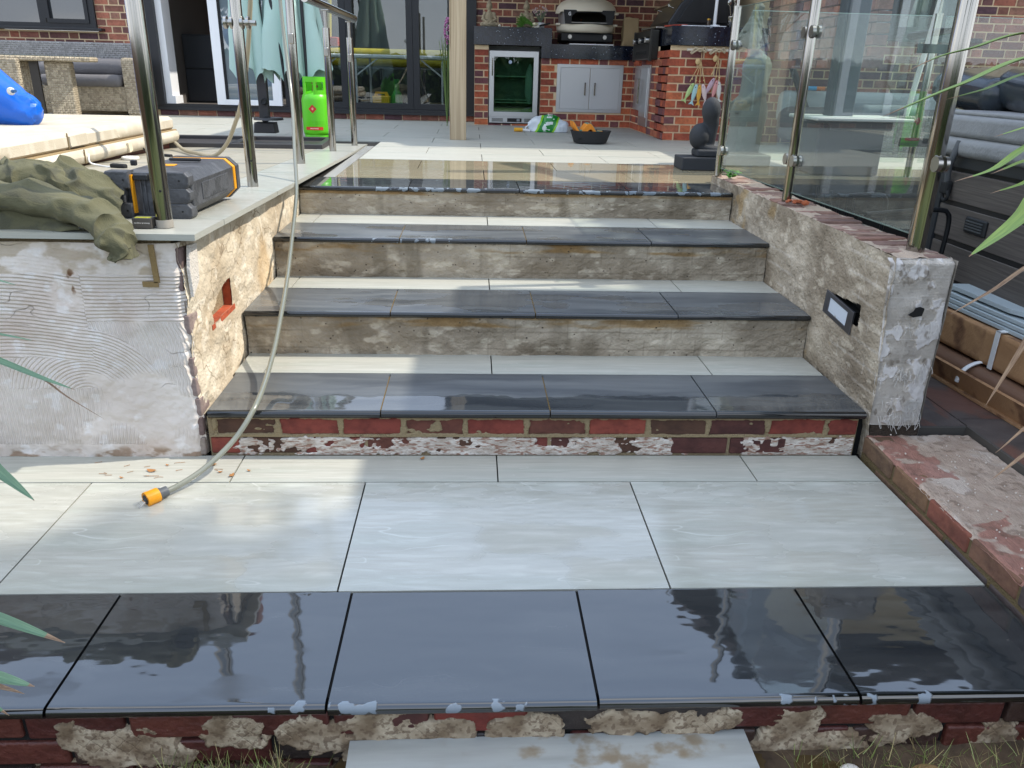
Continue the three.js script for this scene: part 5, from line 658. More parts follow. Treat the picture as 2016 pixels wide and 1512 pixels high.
// hot tub on the left
const tubMap = tex(512, 512, (u, v) => { const a = fbm(u * 5, v * 5, 5, 731, 5), b = fbm(u * 16, v * 7, 4, 732, 16, 7); return mix3(mix3(c255(178, 168, 148), c255(198, 188, 170), a), c255(208, 200, 184), sst(0.5, 0.75, b) * 0.5); }, true, 1 / 0.8);
{
  const t = T('hot_tub', 'sunken hot tub under a folded beige cover on the left terrace', 'hot tub');
  const cm = S(0xffffff, 0.75, 0, { map: tubMap, bumpMap: grainB, bumpScale: 0.0015 }), xs = -2.2;
  const edge = (y0, y1, bulge, z0, z1, x0, c) => sdf((x, y, z) => sbox(x, y, z, c, [1.25, (y1 - y0) / 2, (z1 - z0) / 2], bulge) + 0.006 * (n3(x * 1.6, y * 2, z * 1.6, 8) - 0.5), c, 1.4, 112);
  P(t, 'cover', edge(0.846, 0.942, 0.02, -3.9, -1.3, 0, [-3.45, 0.894, -2.6]), cm);
  P(t, 'skirt', edge(0.765, 0.85, 0.035, -3.92, -1.28, 0, [-3.42, 0.808, -2.6]), cm, 'lower padded skirt of the cover');
  P(t, 'hem', [rb(2.52, 0.012, 2.62, 0.005, -3.45, 0.847, -2.6)], S(0x8f7a58, 0.9));
  P(t, 'shell', span(-4.6, -2.24, 0.5, 0.80, -3.86, -1.36), S(0x6e3b32, 0.8, 0, { bumpMap: grainB, bumpScale: 0.003 }));
  P(t, 'trim', [span(-2.238, -2.225, 0.745, 0.775, -3.8, -1.4)], S(0x4a2a24, 0.7));
  P(t, 'handle', [bx(0.012, 0.055, 0.20, -2.196, 0.897, -2.38, 0.03), bx(0.012, 0.006, 0.20, -2.192, 0.872, -2.38)], cm); P(t, 'seam', [bx(0.006, 0.09, 0.006, -2.198, 0.895, -2.27), bx(0.006, 0.075, 0.006, -2.168, 0.81, -2.37)], S(0x7a684a, 0.9)); P(t, 'strap', [bx(0.01, 0.06, 0.05, -2.165, 0.81, -2.98, 0.2)], S(0xd6cab0, 0.8));
  P(t, 'corner_post', span(-2.24, -2.19, 0.7, 0.775, -3.92, -3.86), S(0x4c4a48, 0.7));
  const cb = T('tub_cable', 'white cable with a black clip hanging from the left hot tub', 'cable'); P(cb, 'cable', tube([[-2.17, 0.82, -2.42], [-2.16, 0.775, -2.4], [-2.12, 0.758, -2.42], [-2.07, 0.757, -2.38], [-2.02, 0.757, -2.36]], 0.005, 24, 6), M.white); P(cb, 'clip', rb(0.035, 0.025, 0.1, 0.01, -1.985, 0.765, -2.35, 0, 1.2), M.rubber);
  const c2 = T('black_clip', 'small black buckle lying on the terrace by the tub corner', 'buckle'); P(c2, 'clip', rb(0.03, 0.02, 0.09, 0.008, -2.0, 0.745, -3.12, 0, 1.1), M.rubber); P(c2, 'tail', tube([[-2.04, 0.742, -3.12], [-2.12, 0.75, -3.15], [-2.17, 0.78, -3.2]], 0.005, 10, 6), M.rubber);
  const rg = T('plastic_ring', 'clear plastic ring lying at the foot of the left hot tub', 'ring'); P(rg, 'ring', tf(new THREE.TorusGeometry(0.045, 0.008, 10, 28).rotateX(Math.PI / 2).scale(1, 1.3, 1), -2.12, 0.754, -2.85), S(0xd6d2c8, 0.2));
}
{
  const t = T('inflatable', 'blue inflatable float with a valve lying on the beige tub cover', 'inflatable'); const c = [-3.40, 1.45, -2.9];
  const A = [-2.665, 1.03, -2.8], B = [-4.0, 1.80, -3.0];
  P(t, 'float', sdf((x, y, z) => { const d = cap(x, y, z, A, B, 0.085, 0.36); const q = (x - A[0]) * 0.9 + (y - A[1]) * -0.4; const pk = Math.exp(-Math.pow((x + 2.62) / 0.06, 2)); return smin(d, cap(x, y, z, [-2.68, 0.99, -2.8], [-3.7, 1.12, -2.9], 0.055, 0.2), 0.09) + pk * 0.008 * Math.sin(Math.atan2(y - 1.06, z + 2.8) * 22); }, c, 1.12, 110), S(0x0b5cc0, 0.28));
  const v = P(t, 'valve', [cy(0.018, 0.022, 0.008, -2.675, 1.13, -2.70, Math.PI / 2, 0.3), cy(0.010, 0.010, 0.03, -2.67, 1.13, -2.69, Math.PI / 2, 0.3)], M.whiteDull); P(v, 'stopper', bar([-2.66, 1.13, -2.685], [-2.63, 1.133, -2.665], 0.009), S(0x24507c, 0.4));
}
{
  const t = T('rattan_sofa', 'grey rattan corner sofa with dark grey cushions against the house', 'sofa');
  P(t, 'back_panel', rb(1.9, 0.72, 0.10, 0.02, -4.85, 1.14, -7.98), wickerGrey);
  P(t, 'front_panel', rb(0.98, 0.27, 0.06, 0.01, -4.5, 0.895, -7.66), wicker); P(t, 'arm', rb(0.17, 0.62, 0.5, 0.03, -3.93, 1.03, -7.83), wicker);
  t.rotation.y = 0; P(t, 'foot', [span(-3.99, -3.9, 0.706, 0.76, -7.7, -7.6), span(-4.72, -4.66, 0.706, 0.77, -7.68, -7.62)], S(0x8a7f6a, 0.8));
  P(t, 'seat_cushion', cushion([-4.33, 1.09, -7.78], [0.29, 0.065, 0.2], 3), cushM); P(t, 'seat_cushion', cushion([-4.8, 1.09, -7.79], [0.17, 0.06, 0.2], 5), cushM); P(t, 'back_cushion', cushion([-4.36, 1.235, -7.86], [0.34, 0.10, 0.11], 9), cushM); P(t, 'back_cushion', cushion([-4.85, 1.20, -7.87], [0.22, 0.08, 0.1], 12), cushM);
  const b = T('rattan_table', 'beige rattan table with a panel leg in front of the sofa', 'table'); b.position.set(-4.4, 0, -6.96); b.rotation.y = 0.3; P(b, 'tabletop', [rb(0.86, 0.05, 0.62, 0.02, -0.09, 1.31, -0.09)], wicker); P(b, 'glass_sheet', [rb(0.84, 0.01, 0.6, 0.004, -0.09, 1.341, -0.09)], M.doorGlass); P(b, 'panel_leg', [rb(0.24, 0.57, 0.3, 0.015, 0, 1.0, 0)], wicker); P(b, 'corner_leg', [span(-0.26, -0.18, 0.706, 1.285, 0.06, 0.14)], S(0x3a3632, 0.6)); P(b, 'side_panel', rb(0.42, 0.57, 0.05, 0.015, -0.5, 1.0, -0.14), wicker);
  const s = T('rattan_stool', 'beige rattan chair edge behind the blue inflatable', 'chair'); P(s, 'back', rb(0.3, 0.5, 0.06, 0.02, -4.62, 1.06, -6.3), wicker); P(s, 'seat', rb(0.3, 0.1, 0.3, 0.02, -4.66, 0.86, -6.15), wicker);
}
{ // tool case
  const t = T('tool_case', 'black and yellow plastic tool case lying by the first steel post', 'case', null, [-1.155, 0.79, -0.60]); t.rotation.y = -0.02;
  const pm = S(0x4c4e52, 0.5, 0, { map: tex(256, 256, (u, v) => { const n = fbm(u * 20, v * 26, 4, 741, 20, 26), s = fbm(u * 5, v * 5, 4, 742, 5); const sc = hash(Math.floor(u * 128), Math.floor(v * 128), 4) > 0.985 ? 0.35 : 0; const k = 0.8 + 0.5 * sst(0.5, 0.8, s) + 0.3 * (n - 0.5) + sc; return [k, k, k]; }, true, 3), bumpMap: grainB, bumpScale: 0.0012 });
  const body = [[-0.10, 0.012], [0.09, 0.012], [0.125, 0.045], [0.125, 0.125], [0.095, 0.152], [-0.1, 0.152], [-0.12, 0.13], [-0.12, 0.03]];
  P(t, 'shell', ext(body, 0.47, 0.006).translate(0.015, 0, -0.50), pm);
  P(t, 'yellow_rim', ext(body.map(p => [p[0] * 1.06, (p[1] - 0.08) * 1.06 + 0.08]), 0.018, 0.003).translate(0.015, 0, -0.515), S(0xd9930a, 0.5)); P(t, 'end_cap', ext(body.map(p => [p[0] * 1.1, (p[1] - 0.08) * 1.1 + 0.08]), 0.03, 0.003).translate(0.015, 0, -0.55), pm);
  for (const y of [0.0, 0.058, 0.108]) { const hh = y === 0.058 ? 0.046 : 0.05; P(t, 'corner_guard', ext([[-0.04, 0], [0.045, 0], [0.055, 0.012], [0.055, hh - 0.012], [0.045, hh], [-0.04, hh]], 0.05, 0.004).translate(0.088, y + 0.002, -0.045), pm); P(t, 'corner_guard', ext([[-0.04, 0], [0.03, 0], [0.03, hh], [-0.04, hh], [-0.05, hh - 0.012], [-0.05, 0.012]].map(p => [p[0] - (y === 0.058 ? 0.02 : 0), p[1]]), 0.05, 0.004).translate(-0.092, y + 0.002, -0.045), pm); }
  for (const x of [-0.115, -0.075, 0.07, 0.115]) for (const y of [0.03, 0.135]) P(t, 'screw', cy(0.0035, 0.0035, 0.003, x, y, 0.0095, Math.PI / 2, 0, 0, 10), M.dark);
  P(t, 'rib', [-0.03, -0.015].map(x => bx(0.004, 0.13, 0.006, x, 0.08, -0.022)).concat([bx(0.02, 0.14, 0.02, 0.04, 0.08, -0.024)]), pm); P(t, 'latch', [rb(0.05, 0.02, 0.02, 0.004, -0.025, 0.142, -0.02), rb(0.03, 0.02, 0.02, 0.004, 0.03, 0.146, -0.02)], M.darkPlastic); P(t, 'yellow_strip', [bx(0.006, 0.13, 0.03, -0.055, 0.085, -0.018)], S(0xd9930a, 0.5)); P(t, 'top_label', rb(0.07, 0.003, 0.05, 0.001, -0.02, 0.1595, -0.24, 0, 0.1), S(0xd9930a, 0.5)); P(t, 'handle', [rb(0.12, 0.012, 0.02, 0.005, 0.01, 0.168, -0.36), rb(0.02, 0.02, 0.02, 0.004, -0.12, 0.17, -0.2)], M.darkPlastic); P(t, 'side_panel', [rb(0.006, 0.06, 0.3, 0.002, 0.146, 0.085, -0.27)], pm);
  const b = T('screw_box', 'small dark box of hardware at the foot of the first steel post', 'box', null, [-1.10, 0.801, -0.40]);
  P(b, 'box', rb(0.062, 0.032, 0.05, 0.002, 0, 0.016, 0), S(0x4a453f, 0.7)); P(b, 'lid_label', bx(0.05, 0.0012, 0.02, 0, 0.0325, 0.008), S(0xc9bf2a, 0.6));
  const cv = document.createElement('canvas'); cv.width = 256; cv.height = 128; const x = cv.getContext('2d'); x.fillStyle = '#4a453f'; x.fillRect(0, 0, 256, 128); x.fillStyle = '#d8d4cc'; x.font = 'bold 24px sans-serif'; x.textAlign = 'center'; x.save(); x.translate(128, 64); x.rotate(Math.PI); x.fillText('Sleeves & magnets', 0, 10); x.restore(); const tx = new THREE.CanvasTexture(cv); tx.colorSpace = THREE.SRGBColorSpace; P(b, 'print', new THREE.PlaneGeometry(0.06, 0.03).translate(0, 0.016, 0.0253), S(0xffffff, 0.7, 0, { map: tx }));
}
{ // jacket
  const t = T('jacket', 'crumpled olive green fleece jacket with one sleeve over the wall edge', 'jacket'); const c = [-1.42, 0.88, -0.52];
  const cloth = tex(512, 512, (u, v) => { const a = fbm(u * 6, v * 6, 5, 751, 6), d = fbm(u * 9, v * 9, 4, 752, 9); return mix3(mix3(c255(76, 75, 54), c255(102, 99, 74), a), c255(64, 64, 54), sst(0.56, 0.74, d) * 0.5); }, true, 2);
  const jm = S(0xffffff, 0.95, 0, { map: cloth, bumpMap: bump(256, 256, (u, v) => fbm(u * 50, v * 50, 3, 753, 50), 6), bumpScale: 0.0016, side: THREE.DoubleSide });
  // gathered cloth: rounded folds with tight valleys laid over a base surface
  const cloth3 = (nu, nv, base, sets) => { const pos = [], n = new THREE.Vector3(), e = 1e-3; const pt = (u, v) => V(base(u, v));
    return sheet(nu, nv, (u, v) => { const p = pt(u, v), tu = pt(u + e, v).sub(p).normalize(), tv = pt(u, v + e).sub(p).normalize(); n.crossVectors(tu, tv).normalize(); const w = fbm(u * 4 + 3, v * 4 + 5, 3, 771) - 0.5, o = p.clone();
      for (const [fu, fv, A, sd] of sets) { const ph = fu * u + fv * v + 9 * w + 5 * (fbm(u * 3 + sd, v * 3, 2, 780 + sd) - 0.5), a = A * sst(0.3, 0.66, fbm(u * 3.5 + sd * 3, v * 3.5 + sd, 3, 790 + sd)); o.addScaledVector(n, a * (0.35 + Math.cos(ph) + 0.25 * Math.cos(2 * ph))); const L = Math.hypot(fu, fv); o.addScaledVector(tu, -a * 0.75 * Math.sin(ph) * fu / L).addScaledVector(tv, -a * 0.75 * Math.sin(ph) * fv / L); }
      return o.toArray(); }, (u, v) => [u * 0.8, v * 0.5]); };
  const roll = (x0, x1, zc, rz, ry, lift, tilt) => (u, v) => { const th = Math.PI * v, k = Math.pow(Math.max(1e-3, Math.sin(Math.PI * clamp(0.06 + 0.88 * u))), 0.45), x = lerp(x0, x1, u) + 0.03 * Math.cos(th), z = zc + tilt * u + rz * (0.7 + 0.3 * k) * Math.cos(th); return [x, terrY(z) + 0.004 + lift * k * Math.min(1, 3 * Math.max(0, Math.sin(th))) + ry * k * Math.pow(Math.max(1e-4, Math.sin(th)), 0.75), z]; };
  P(t, 'body', [cloth3(150, 90, roll(-2.15, -1.30, -0.47, 0.125, 0.115, 0, 0.03), [[20, 9, 0.012, 1], [9, 22, 0.011, 2], [38, -16, 0.005, 3]]), cloth3(130, 90, roll(-1.86, -1.24, -0.66, 0.13, 0.16, 0.02, 0.05), [[14, 16, 0.014, 4], [26, -6, 0.010, 5], [8, 30, 0.006, 6]]), cloth3(90, 60, roll(-1.72, -1.36, -0.56, 0.085, 0.09, 0.1, -0.02), [[12, 14, 0.012, 7], [24, 8, 0.007, 8]])], jm);
  const sc = new THREE.CatmullRomCurve3([[-1.62, 0.90, -0.40], [-1.42, 0.885, -0.375], [-1.27, 0.862, -0.335], [-1.165, 0.825, -0.275], [-1.12, 0.782, -0.236], [-1.103, 0.735, -0.232]].map(V));
  const slv = (u, v) => { const t_ = clamp(v, 0, 1), p = sc.getPoint(t_), dr = sc.getTangent(t_), s2 = new THREE.Vector3(0, 1, 0).cross(dr).normalize(), up = dr.clone().cross(s2); const r = lerp(0.075, 0.046, t_), a = u * Math.PI * 2, q = p.clone().addScaledVector(s2, r * Math.cos(a) * 1.05).addScaledVector(up, r * Math.sin(a) * 0.68); if (q.z < -0.288) q.y = Math.max(q.y, terrY(q.z) + 0.004); return q.toArray(); };
  const sl = P(t, 'sleeve', cloth3(90, 150, slv, [[2, 30, 0.0085, 11], [6.283, 22, 0.008, 12], [-6.283, 44, 0.004, 13]]), jm);
  P(sl, 'cuff_seam', tube([[-1.150, 0.77, -0.212], [-1.115, 0.765, -0.196], [-1.075, 0.772, -0.21]], 0.002, 12, 5), S(0x55543e, 0.9));
  P(t, 'zip', [tube([[-1.67, 0.868, -0.332], [-1.6, 0.866, -0.326], [-1.52, 0.858, -0.33]], 0.004, 16, 6)], S(0x24251f, 0.6)); P(t, 'tag', bx(0.03, 0.006, 0.002, -1.63, 0.83, -0.33), M.white);
}
{ // things in the middle of the patio
  const t = T('plastic_bag', 'crumpled white and green plastic bag on the patio under the steel cabinet', 'bag', null, [0.79, 0.706, -6.55]);
  const pm = tex(256, 256, (u, v) => { const x = u + 0.05 * (fbm(u * 5, v * 5, 3, 761) - 0.5), y = v; const band = Math.abs(x - 0.48 - 0.2 * (y - 0.5)); let c = c255(206, 214, 220); if (band < 0.22) c = c255(140, 196, 40); if (band < 0.17) c = c255(22, 128, 48); if (band < 0.1 && fbm(x * 8, y * 12, 3, 762) > 0.58) c = c255(216, 224, 220); return c; });
  const bg = sdf((x, y, z) => Math.max(ell(x, y, z, [0, 0.05, 0], [0.21, 0.12, 0.1]) + 0.05 * (n3(x * 14, y * 14, z * 14, 41) - 0.5) + 0.02 * Math.abs(n3(x * 26, y * 26, z * 26, 45) - 0.5), 0.003 - y), [0, 0.09, 0], 0.26, 84); { const p = bg.attributes.position, uv = bg.attributes.uv; for (let i = 0; i < p.count; i++) uv.setXY(i, p.getX(i) / 0.45 + 0.5, p.getY(i) / 0.2); } P(t, 'bag', bg, S(0xffffff, 0.3, 0, { map: pm }));
  P(t, 'handles', [tube([[-0.17, 0.05, 0.02], [-0.23, 0.06, 0.03], [-0.25, 0.03, 0.03], [-0.19, 0.02, 0.04]], 0.007, 14, 6)], S(0xd6dce0, 0.4));
  const n = T('sealant_nozzle', 'white tube with a yellow cap lying beside the plastic bag', 'tube', null, [0.47, 0.728, -6.5]); P(n, 'tube', bar([0.04, 0, 0], [0.12, -0.008, 0], 0.014), M.white); P(n, 'cap', bar([-0.05, 0, 0], [0.04, 0, 0], 0.02), S(0xdfa524, 0.45));
  const b = T('rubber_bowl', 'black rubber builders bowl on the patio holding an orange sponge', 'bowl', null, [1.05, 0.706, -5.2]);
  P(b, 'bowl', [lathe([[0, 0], [0.12, 0.0], [0.15, 0.012], [0.185, 0.11], [0.19, 0.115], [0.178, 0.115], [0.14, 0.02], [0, 0.016]], 40).scale(1, 1, 0.8)], S(0x29292a, 0.8, 0, { bumpMap: grainB, bumpScale: 0.002 })); P(b, 'slot', bx(0.03, 0.014, 0.004, -0.11, 0.045, 0.098, 0.2, -0.7), M.dark);
  const s = T('sponge', 'orange sponge folded in a wave on the black bowl', 'sponge', null, [1.0, 0.81, -5.2]);
  const wave = u => 0.05 + 0.042 * Math.cos(u * 10.2 + 0.5) * (1 - 0.2 * u) - 0.03 * u, top = [], und = [], scr = []; for (let i = 0; i <= 30; i++) { const u = i / 30, x = -0.13 + u * 0.27; top.push([x, wave(u)]); und.unshift([x + 0.012, wave(u) - 0.045]); scr.unshift([x + 0.002, wave(u) + 0.007]); }
  P(s, 'foam', ext([...top, ...und], 0.13, 0.004).translate(0, 0, -0.065), S(0xe08a2a, 0.9, 0, { bumpMap: grainB, bumpScale: 0.003 })); P(s, 'scourer', ext([...top, ...scr], 0.135, 0).translate(0, 0, -0.068), S(0x5a7a6a, 0.9)); s.rotation.y = 0.12;
  const fl = T('pink_flower', 'tall pink flower with grassy leaves beside the timber post', 'plant', null, [-0.31, 0.706, -7.2]);
  const gl = []; for (let i = 0; i < 26; i++) { const a = rnd() * 6.28; gl.push(tube([[0, 0, 0], [Math.cos(a) * 0.03, 0.4, Math.sin(a) * 0.03], [Math.cos(a) * rr(0.03, 0.12), rr(0.6, 0.95), Math.sin(a) * 0.08]], 0.003, 8, 4)); } gl.push(tube([[0, 0, 0], [0.02, 0.5, 0], [0.03, 0.95, 0]], 0.006, 10, 6)); P(fl, 'leaves', gl, S(0x5a7038, 0.7)); const pt = []; for (let i = 0; i < 90; i++) { const y = rr(0.86, 1.12), r = 0.055 * Math.sqrt(1 - Math.pow((y - 0.99) / 0.14, 2)) || 0.01, a = rnd() * 6.28; pt.push(tf(new THREE.SphereGeometry(0.016, 6, 4).scale(1, 0.7, 0.4), 0.03 + r * Math.cos(a), y, r * Math.sin(a), rnd(), rnd() * 6, 0)); } P(fl, 'petals', pt, S(0xa0628c, 0.7));
}
// sculptures by the right wall
{
  const dk = S(0x2c2f33, 0.8, 0, { bumpMap: grainB, bumpScale: 0.001 });
  const t = T('dark_sculpture', 'dark stone abstract sculpture on a square plinth beside the end steel post', 'sculpture', null, [1.545, 0.706, -3.3]);
  P(t, 'plinth', rb(0.30, 0.085, 0.24, 0.008, 0.0, 0.0425, 0), dk); P(t, 'step', rb(0.17, 0.05, 0.17, 0.015, 0.04, 0.11, 0), dk);
  P(t, 'figure', sdf((x, y, z) => { let d = ell(x, y, z, [-0.02, 0.215, 0], [0.068, 0.085, 0.07]); d = smin(d, cap(x, y, z, [0.05, 0.10, 0], [0.06, 0.3, 0], 0.03, 0.045), 0.02); d = smin(d, ell(x, y, z, [0.04, 0.385, 0.01], [0.062, 0.085, 0.062]), 0.035); return smin(d, cap(x, y, z, [0.0, 0.145, 0.03], [0.1, 0.125, 0.03], 0.022, 0.03), 0.015); }, [0.02, 0.28, 0], 0.24, 80), dk);
  const st = T('stone_statue', 'tall grey carved figure statue standing behind the glass panel', 'statue', null, [1.93, 0.706, -3.6]); const sm = S(0x6d7168, 0.85, 0, { bumpMap: cemB, bumpScale: 0.004 });
  P(st, 'base', rb(0.34, 0.085, 0.3, 0.01, 0, 0.042, 0), sm);
  P(st, 'body', sdf((x, y, z) => { let d = cap(x, y, z, [0, 0.1, 0], [0.02, 0.36, 0], 0.115, 0.125); d = smin(d, cap(x, y, z, [0.02, 0.36, 0], [0.03, 0.52, 0], 0.12, 0.085), 0.03); d = smin(d, cap(x, y, z, [0.03, 0.52, 0], [0.035, 0.66, 0], 0.085, 0.10), 0.03); d = smin(d, cap(x, y, z, [0.02, 0.70, 0], [-0.01, 0.80, 0], 0.05, 0.042), 0.03); for (const s of [-1, 1]) { d = smin(d, cap(x, y, z, [0.03, 0.68, s * 0.10], [0.05, 0.5, s * 0.12], 0.042, 0.034), 0.02); d = smin(d, cap(x, y, z, [0.05, 0.5, s * 0.12], [-0.06, 0.42, s * 0.09], 0.034, 0.028), 0.015); for (let i = 0; i < 4; i++) d = smin(d, cap(x, y, z, [-0.06, 0.43 - i * 0.018, s * 0.09], [-0.105, 0.425 - i * 0.02, s * 0.07], 0.011, 0.009), 0.006); } d -= 0.0025 * Math.sin(y * 150) * sst(0.66, 0.72, y) * sst(0.84, 0.78, y); return d + 0.008 * (n3(x * 20, y * 20, z * 20, 51) - 0.5) * sst(0.7, 0.5, y); }, [0, 0.46, 0], 0.46, 104), sm);
  P(st, 'head', sdf((x, y, z) => { let d = ell(x, y, z, [-0.035, 0.865, 0], [0.075, 0.085, 0.065]); d = smin(d, ell(x, y, z, [-0.11, 0.855, 0], [0.018, 0.022, 0.014]), 0.015); d = Math.max(d, -ell(x, y, z, [-0.11, 0.825, 0], [0.014, 0.004, 0.024])); for (const s of [-1, 1]) { d = Math.max(d, -ell(x, y, z, [-0.095, 0.883, s * 0.032], [0.02, 0.007, 0.016])); d = Math.min(d, ell(x, y, z, [-0.02, 0.86, s * 0.066], [0.018, 0.035, 0.01])); } d = smin(d, cap(x, y, z, [-0.02, 0.94, 0], [0.0, 1.04, 0], 0.05, 0.034), 0.02); return d - 0.002 * Math.sin(y * 170) * (y > 0.92 ? 1 : 0); }, [-0.02, 0.92, 0], 0.17, 72), sm);
}
// glass balustrade on the right wall
{
  const t = T('glass_balustrade', 'glass balustrade between steel posts on the right stair wall', 'balustrade'); const ps = [[1.448, 0.72, -2.53, 1.672], [1.492, 0.757, -1.54, 2.2], [1.545, 0.757, -0.445, 2.2]];
  ps.forEach(([x, y, z, h], i) => { const r = [0.022, 0.0225, 0.0305][i]; P(t, 'post', i ? bar([x, y - 0.01, z], [x, h, z], r, 32) : [bar([x, y, z], [x, h, z], r, 28), cy(r + 0.001, r + 0.001, 0.01, x, h - 0.005, z), bar([x, h, z], [x, h + 0.6, z], 0.008)], M.chrome); });
  for (const [i, y] of [[0, 1.47], [0, 0.90], [1, 1.50], [1, 0.945], [2, 1.05]]) { const [x, , z] = ps[i]; P(t, 'clamp', [cy(0.026, 0.026, 0.016, x - 0.014, y, z + 0.045, 0, 0, Math.PI / 2), cy(0.026, 0.026, 0.012, x + 0.012, y, z + 0.045, 0, 0, Math.PI / 2), bar([x, y, z + 0.02], [x, y, z + 0.05], 0.012), ...(i === 1 ? [cy(0.026, 0.026, 0.014, x - 0.012, y, z - 0.05, 0, 0, Math.PI / 2), bar([x, y, z - 0.02], [x, y, z - 0.05], 0.012)] : [])], M.chromeDull); }
  const pane = (a, b, yb, yt) => { const A = ps[a], B = ps[b], dx = B[0] - A[0], dz = B[2] - A[2], L = Math.hypot(dx, dz) - 0.085, an = Math.atan2(-dz, dx), g = P(t, 'glass_panel', tf(new THREE.BoxGeometry(L, yt - yb, 0.003), (A[0] + B[0]) / 2, (yb + yt) / 2, (A[2] + B[2]) / 2, 0, an), M.glass); P(g, 'panel_edge', [tf(new THREE.BoxGeometry(L, 0.003, 0.0085), (A[0] + B[0]) / 2, yt, (A[2] + B[2]) / 2, 0, an), tf(new THREE.BoxGeometry(L, 0.003, 0.0085), (A[0] + B[0]) / 2, yb, (A[2] + B[2]) / 2, 0, an)], M.glassEdge); };
  pane(0, 1, 0.80, 1.665); pane(1, 2, 0.80, 1.70);
  const w = T('weed', 'small green weed growing at the foot of the end steel post', 'plant', null, [1.50, 0.742, -2.42]); const lf = []; for (let i = 0; i < 14; i++) { const a = rnd() * 6.28; lf.push(tf(new THREE.SphereGeometry(0.02, 8, 5).scale(1, 0.15, 0.7), Math.cos(a) * rr(0.01, 0.05), rr(0.015, 0.06), Math.sin(a) * 0.035, rnd(), rnd() * 6, rnd() * 0.8)); } P(w, 'leaves', lf, S(0x4f8a34, 0.6));
  const rbk = T('brick_crumbs', 'red brick crumbs around the foot of the middle glass post', 'rubble', null, [1.50, 0.757, -1.47]); P(rbk, 'pieces', [0, 1, 2, 3, 4, 5, 6].map(i => tf(new THREE.IcosahedronGeometry(rr(0.008, 0.018), 0).scale(1.4, 0.7, 1), rr(-0.05, 0.06), 0.006, rr(-0.04, 0.05), rnd(), rnd() * 6)), M.brickKit[2]);
  const b = T('rear_balustrade', 'second glass balustrade along the far patio edge behind the wall', 'balustrade'); const zb = -3.06; const pts = [1.66, 2.9, 4.1]; for (const x of pts.slice(1)) { P(b, 'post', [bar([x, 0.706, zb], [x, 1.70, zb], 0.022, 24), bar([x, 1.7, zb], [x, 1.95, zb], 0.008), cy(0.024, 0.024, 0.01, x, 1.70, zb)], M.chrome); for (const y of [1.5, 0.93]) P(b, 'clamp', [rb(0.22, 0.055, 0.016, 0.026, x - 0.0, y, zb + 0.018)], S(0x2a2d2c, 0.3, 0.4)); }
  for (let i = 0; i < 2; i++) { const g = P(b, 'glass_panel', span(pts[i] + 0.05, pts[i + 1] - 0.04, 0.80, 1.69, zb - 0.0015, zb + 0.0015), M.glass); P(g, 'panel_edge', [span(pts[i] + 0.05, pts[i + 1] - 0.04, 1.688, 1.692, zb - 0.005, zb + 0.005)], S(0xb9cfc6, 0.2)); }
}
{ // behind the glass
  const t = T('parasol_mast', 'thick blue grey mast with a boxy base seen through the glass', 'mast', null, [2.44, 0.706, -3.25]); const gm = S(0x39424c, 0.45, 0.2);
  P(t, 'mast', rb(0.165, 3.0, 0.12, 0.015, 0.0, 1.5, 0), gm); P(t, 'base_box', rb(0.44, 0.32, 0.44, 0.01, 0.02, 0.165, 0), S(0x30363b, 0.6)); P(t, 'arm', bx(0.1, 0.12, 4.6, 0.95, 2.55, 1.55, -0.03, 0.47), gm);
  const c = P(t, 'canopy', [bx(4.5, 0.02, 2.5, 1.90, 2.2, 2.9), bx(4.5, 0.09, 0.03, 1.9, 2.18, 1.66), bx(0.03, 0.09, 2.5, -0.35, 2.18, 2.9)], S(0x4a5058, 0.9)); for (let i = 0; i < 6; i++) P(c, 'rib', bar([1.9, 2.30, 2.9], [-0.3 + (i % 3) * 2.2, 2.20, i < 3 ? 1.7 : 4.1], 0.014), gm);
  const tb = T('round_side_table', 'thin pale table top around the blue grey mast', 'table', null, [2.5, 0.706, -3.2]); P(tb, 'top', rb(0.64, 0.022, 0.5, 0.008, 0, 0.36, 0), M.whiteDull); P(tb, 'apron', rb(0.42, 0.06, 0.4, 0.01, 0, 0.32, 0), S(0x3a3e40, 0.6));
  const ch = T('wicker_chair', 'pale wicker garden chair seen through the far glass panel', 'chair', null, [3.5, 0.706, -4.6]); P(ch, 'back', rb(0.62, 0.34, 0.06, 0.02, 0.1, 0.16, 0.12), wickerGrey); P(ch, 'seat', rb(0.62, 0.12, 0.55, 0.04, 0.1, 0.2, -0.2), wickerGrey); P(ch, 'cushion', cushion([0.0, 0.34, -0.15], [0.28, 0.07, 0.22], 15), S(0x6f7a82, 0.9));
  const so = T('patio_sofa', 'long pale grey cushioned sofa under the brick wing wall', 'sofa', null, [4.2, 0.706, -5.35]); P(so, 'seat', rb(2.6, 0.3, 0.6, 0.08, 0, 0.2, 0), cushM); P(so, 'back', rb(2.6, 0.3, 0.18, 0.07, 0, 0.34, -0.25), S(0xa6acae, 0.9, 0, { bumpMap: clothB, bumpScale: 0.004 }));
  const ct = T('bright_tube', 'small blue and orange tube lying on the sofa back behind the glass', 'tube', null, [3.15, 1.22, -5.5]); P(ct, 'body', bar([-0.06, 0, 0], [0.05, 0, 0], 0.02), S(0x2a9ad0, 0.5)); P(ct, 'cap', bar([0.05, 0, 0], [0.13, 0.0, 0], 0.017), S(0xd97a3a, 0.5));
  const wp = T('white_pole', 'slim white pole leaning behind the rear glass panel', 'pole'); P(wp, 'pole', bar([3.546, 0.72, -4.5], [3.70, 2.1, -4.5], 0.022), M.white);
  const ld = T('dark_prop', 'dark slanting pole leaning on the brick wing wall', 'pole'); P(ld, 'pole', bar([2.98, 1.45, -5.66], [3.22, 0.72, -5.3], 0.03), M.frameBlack);
}
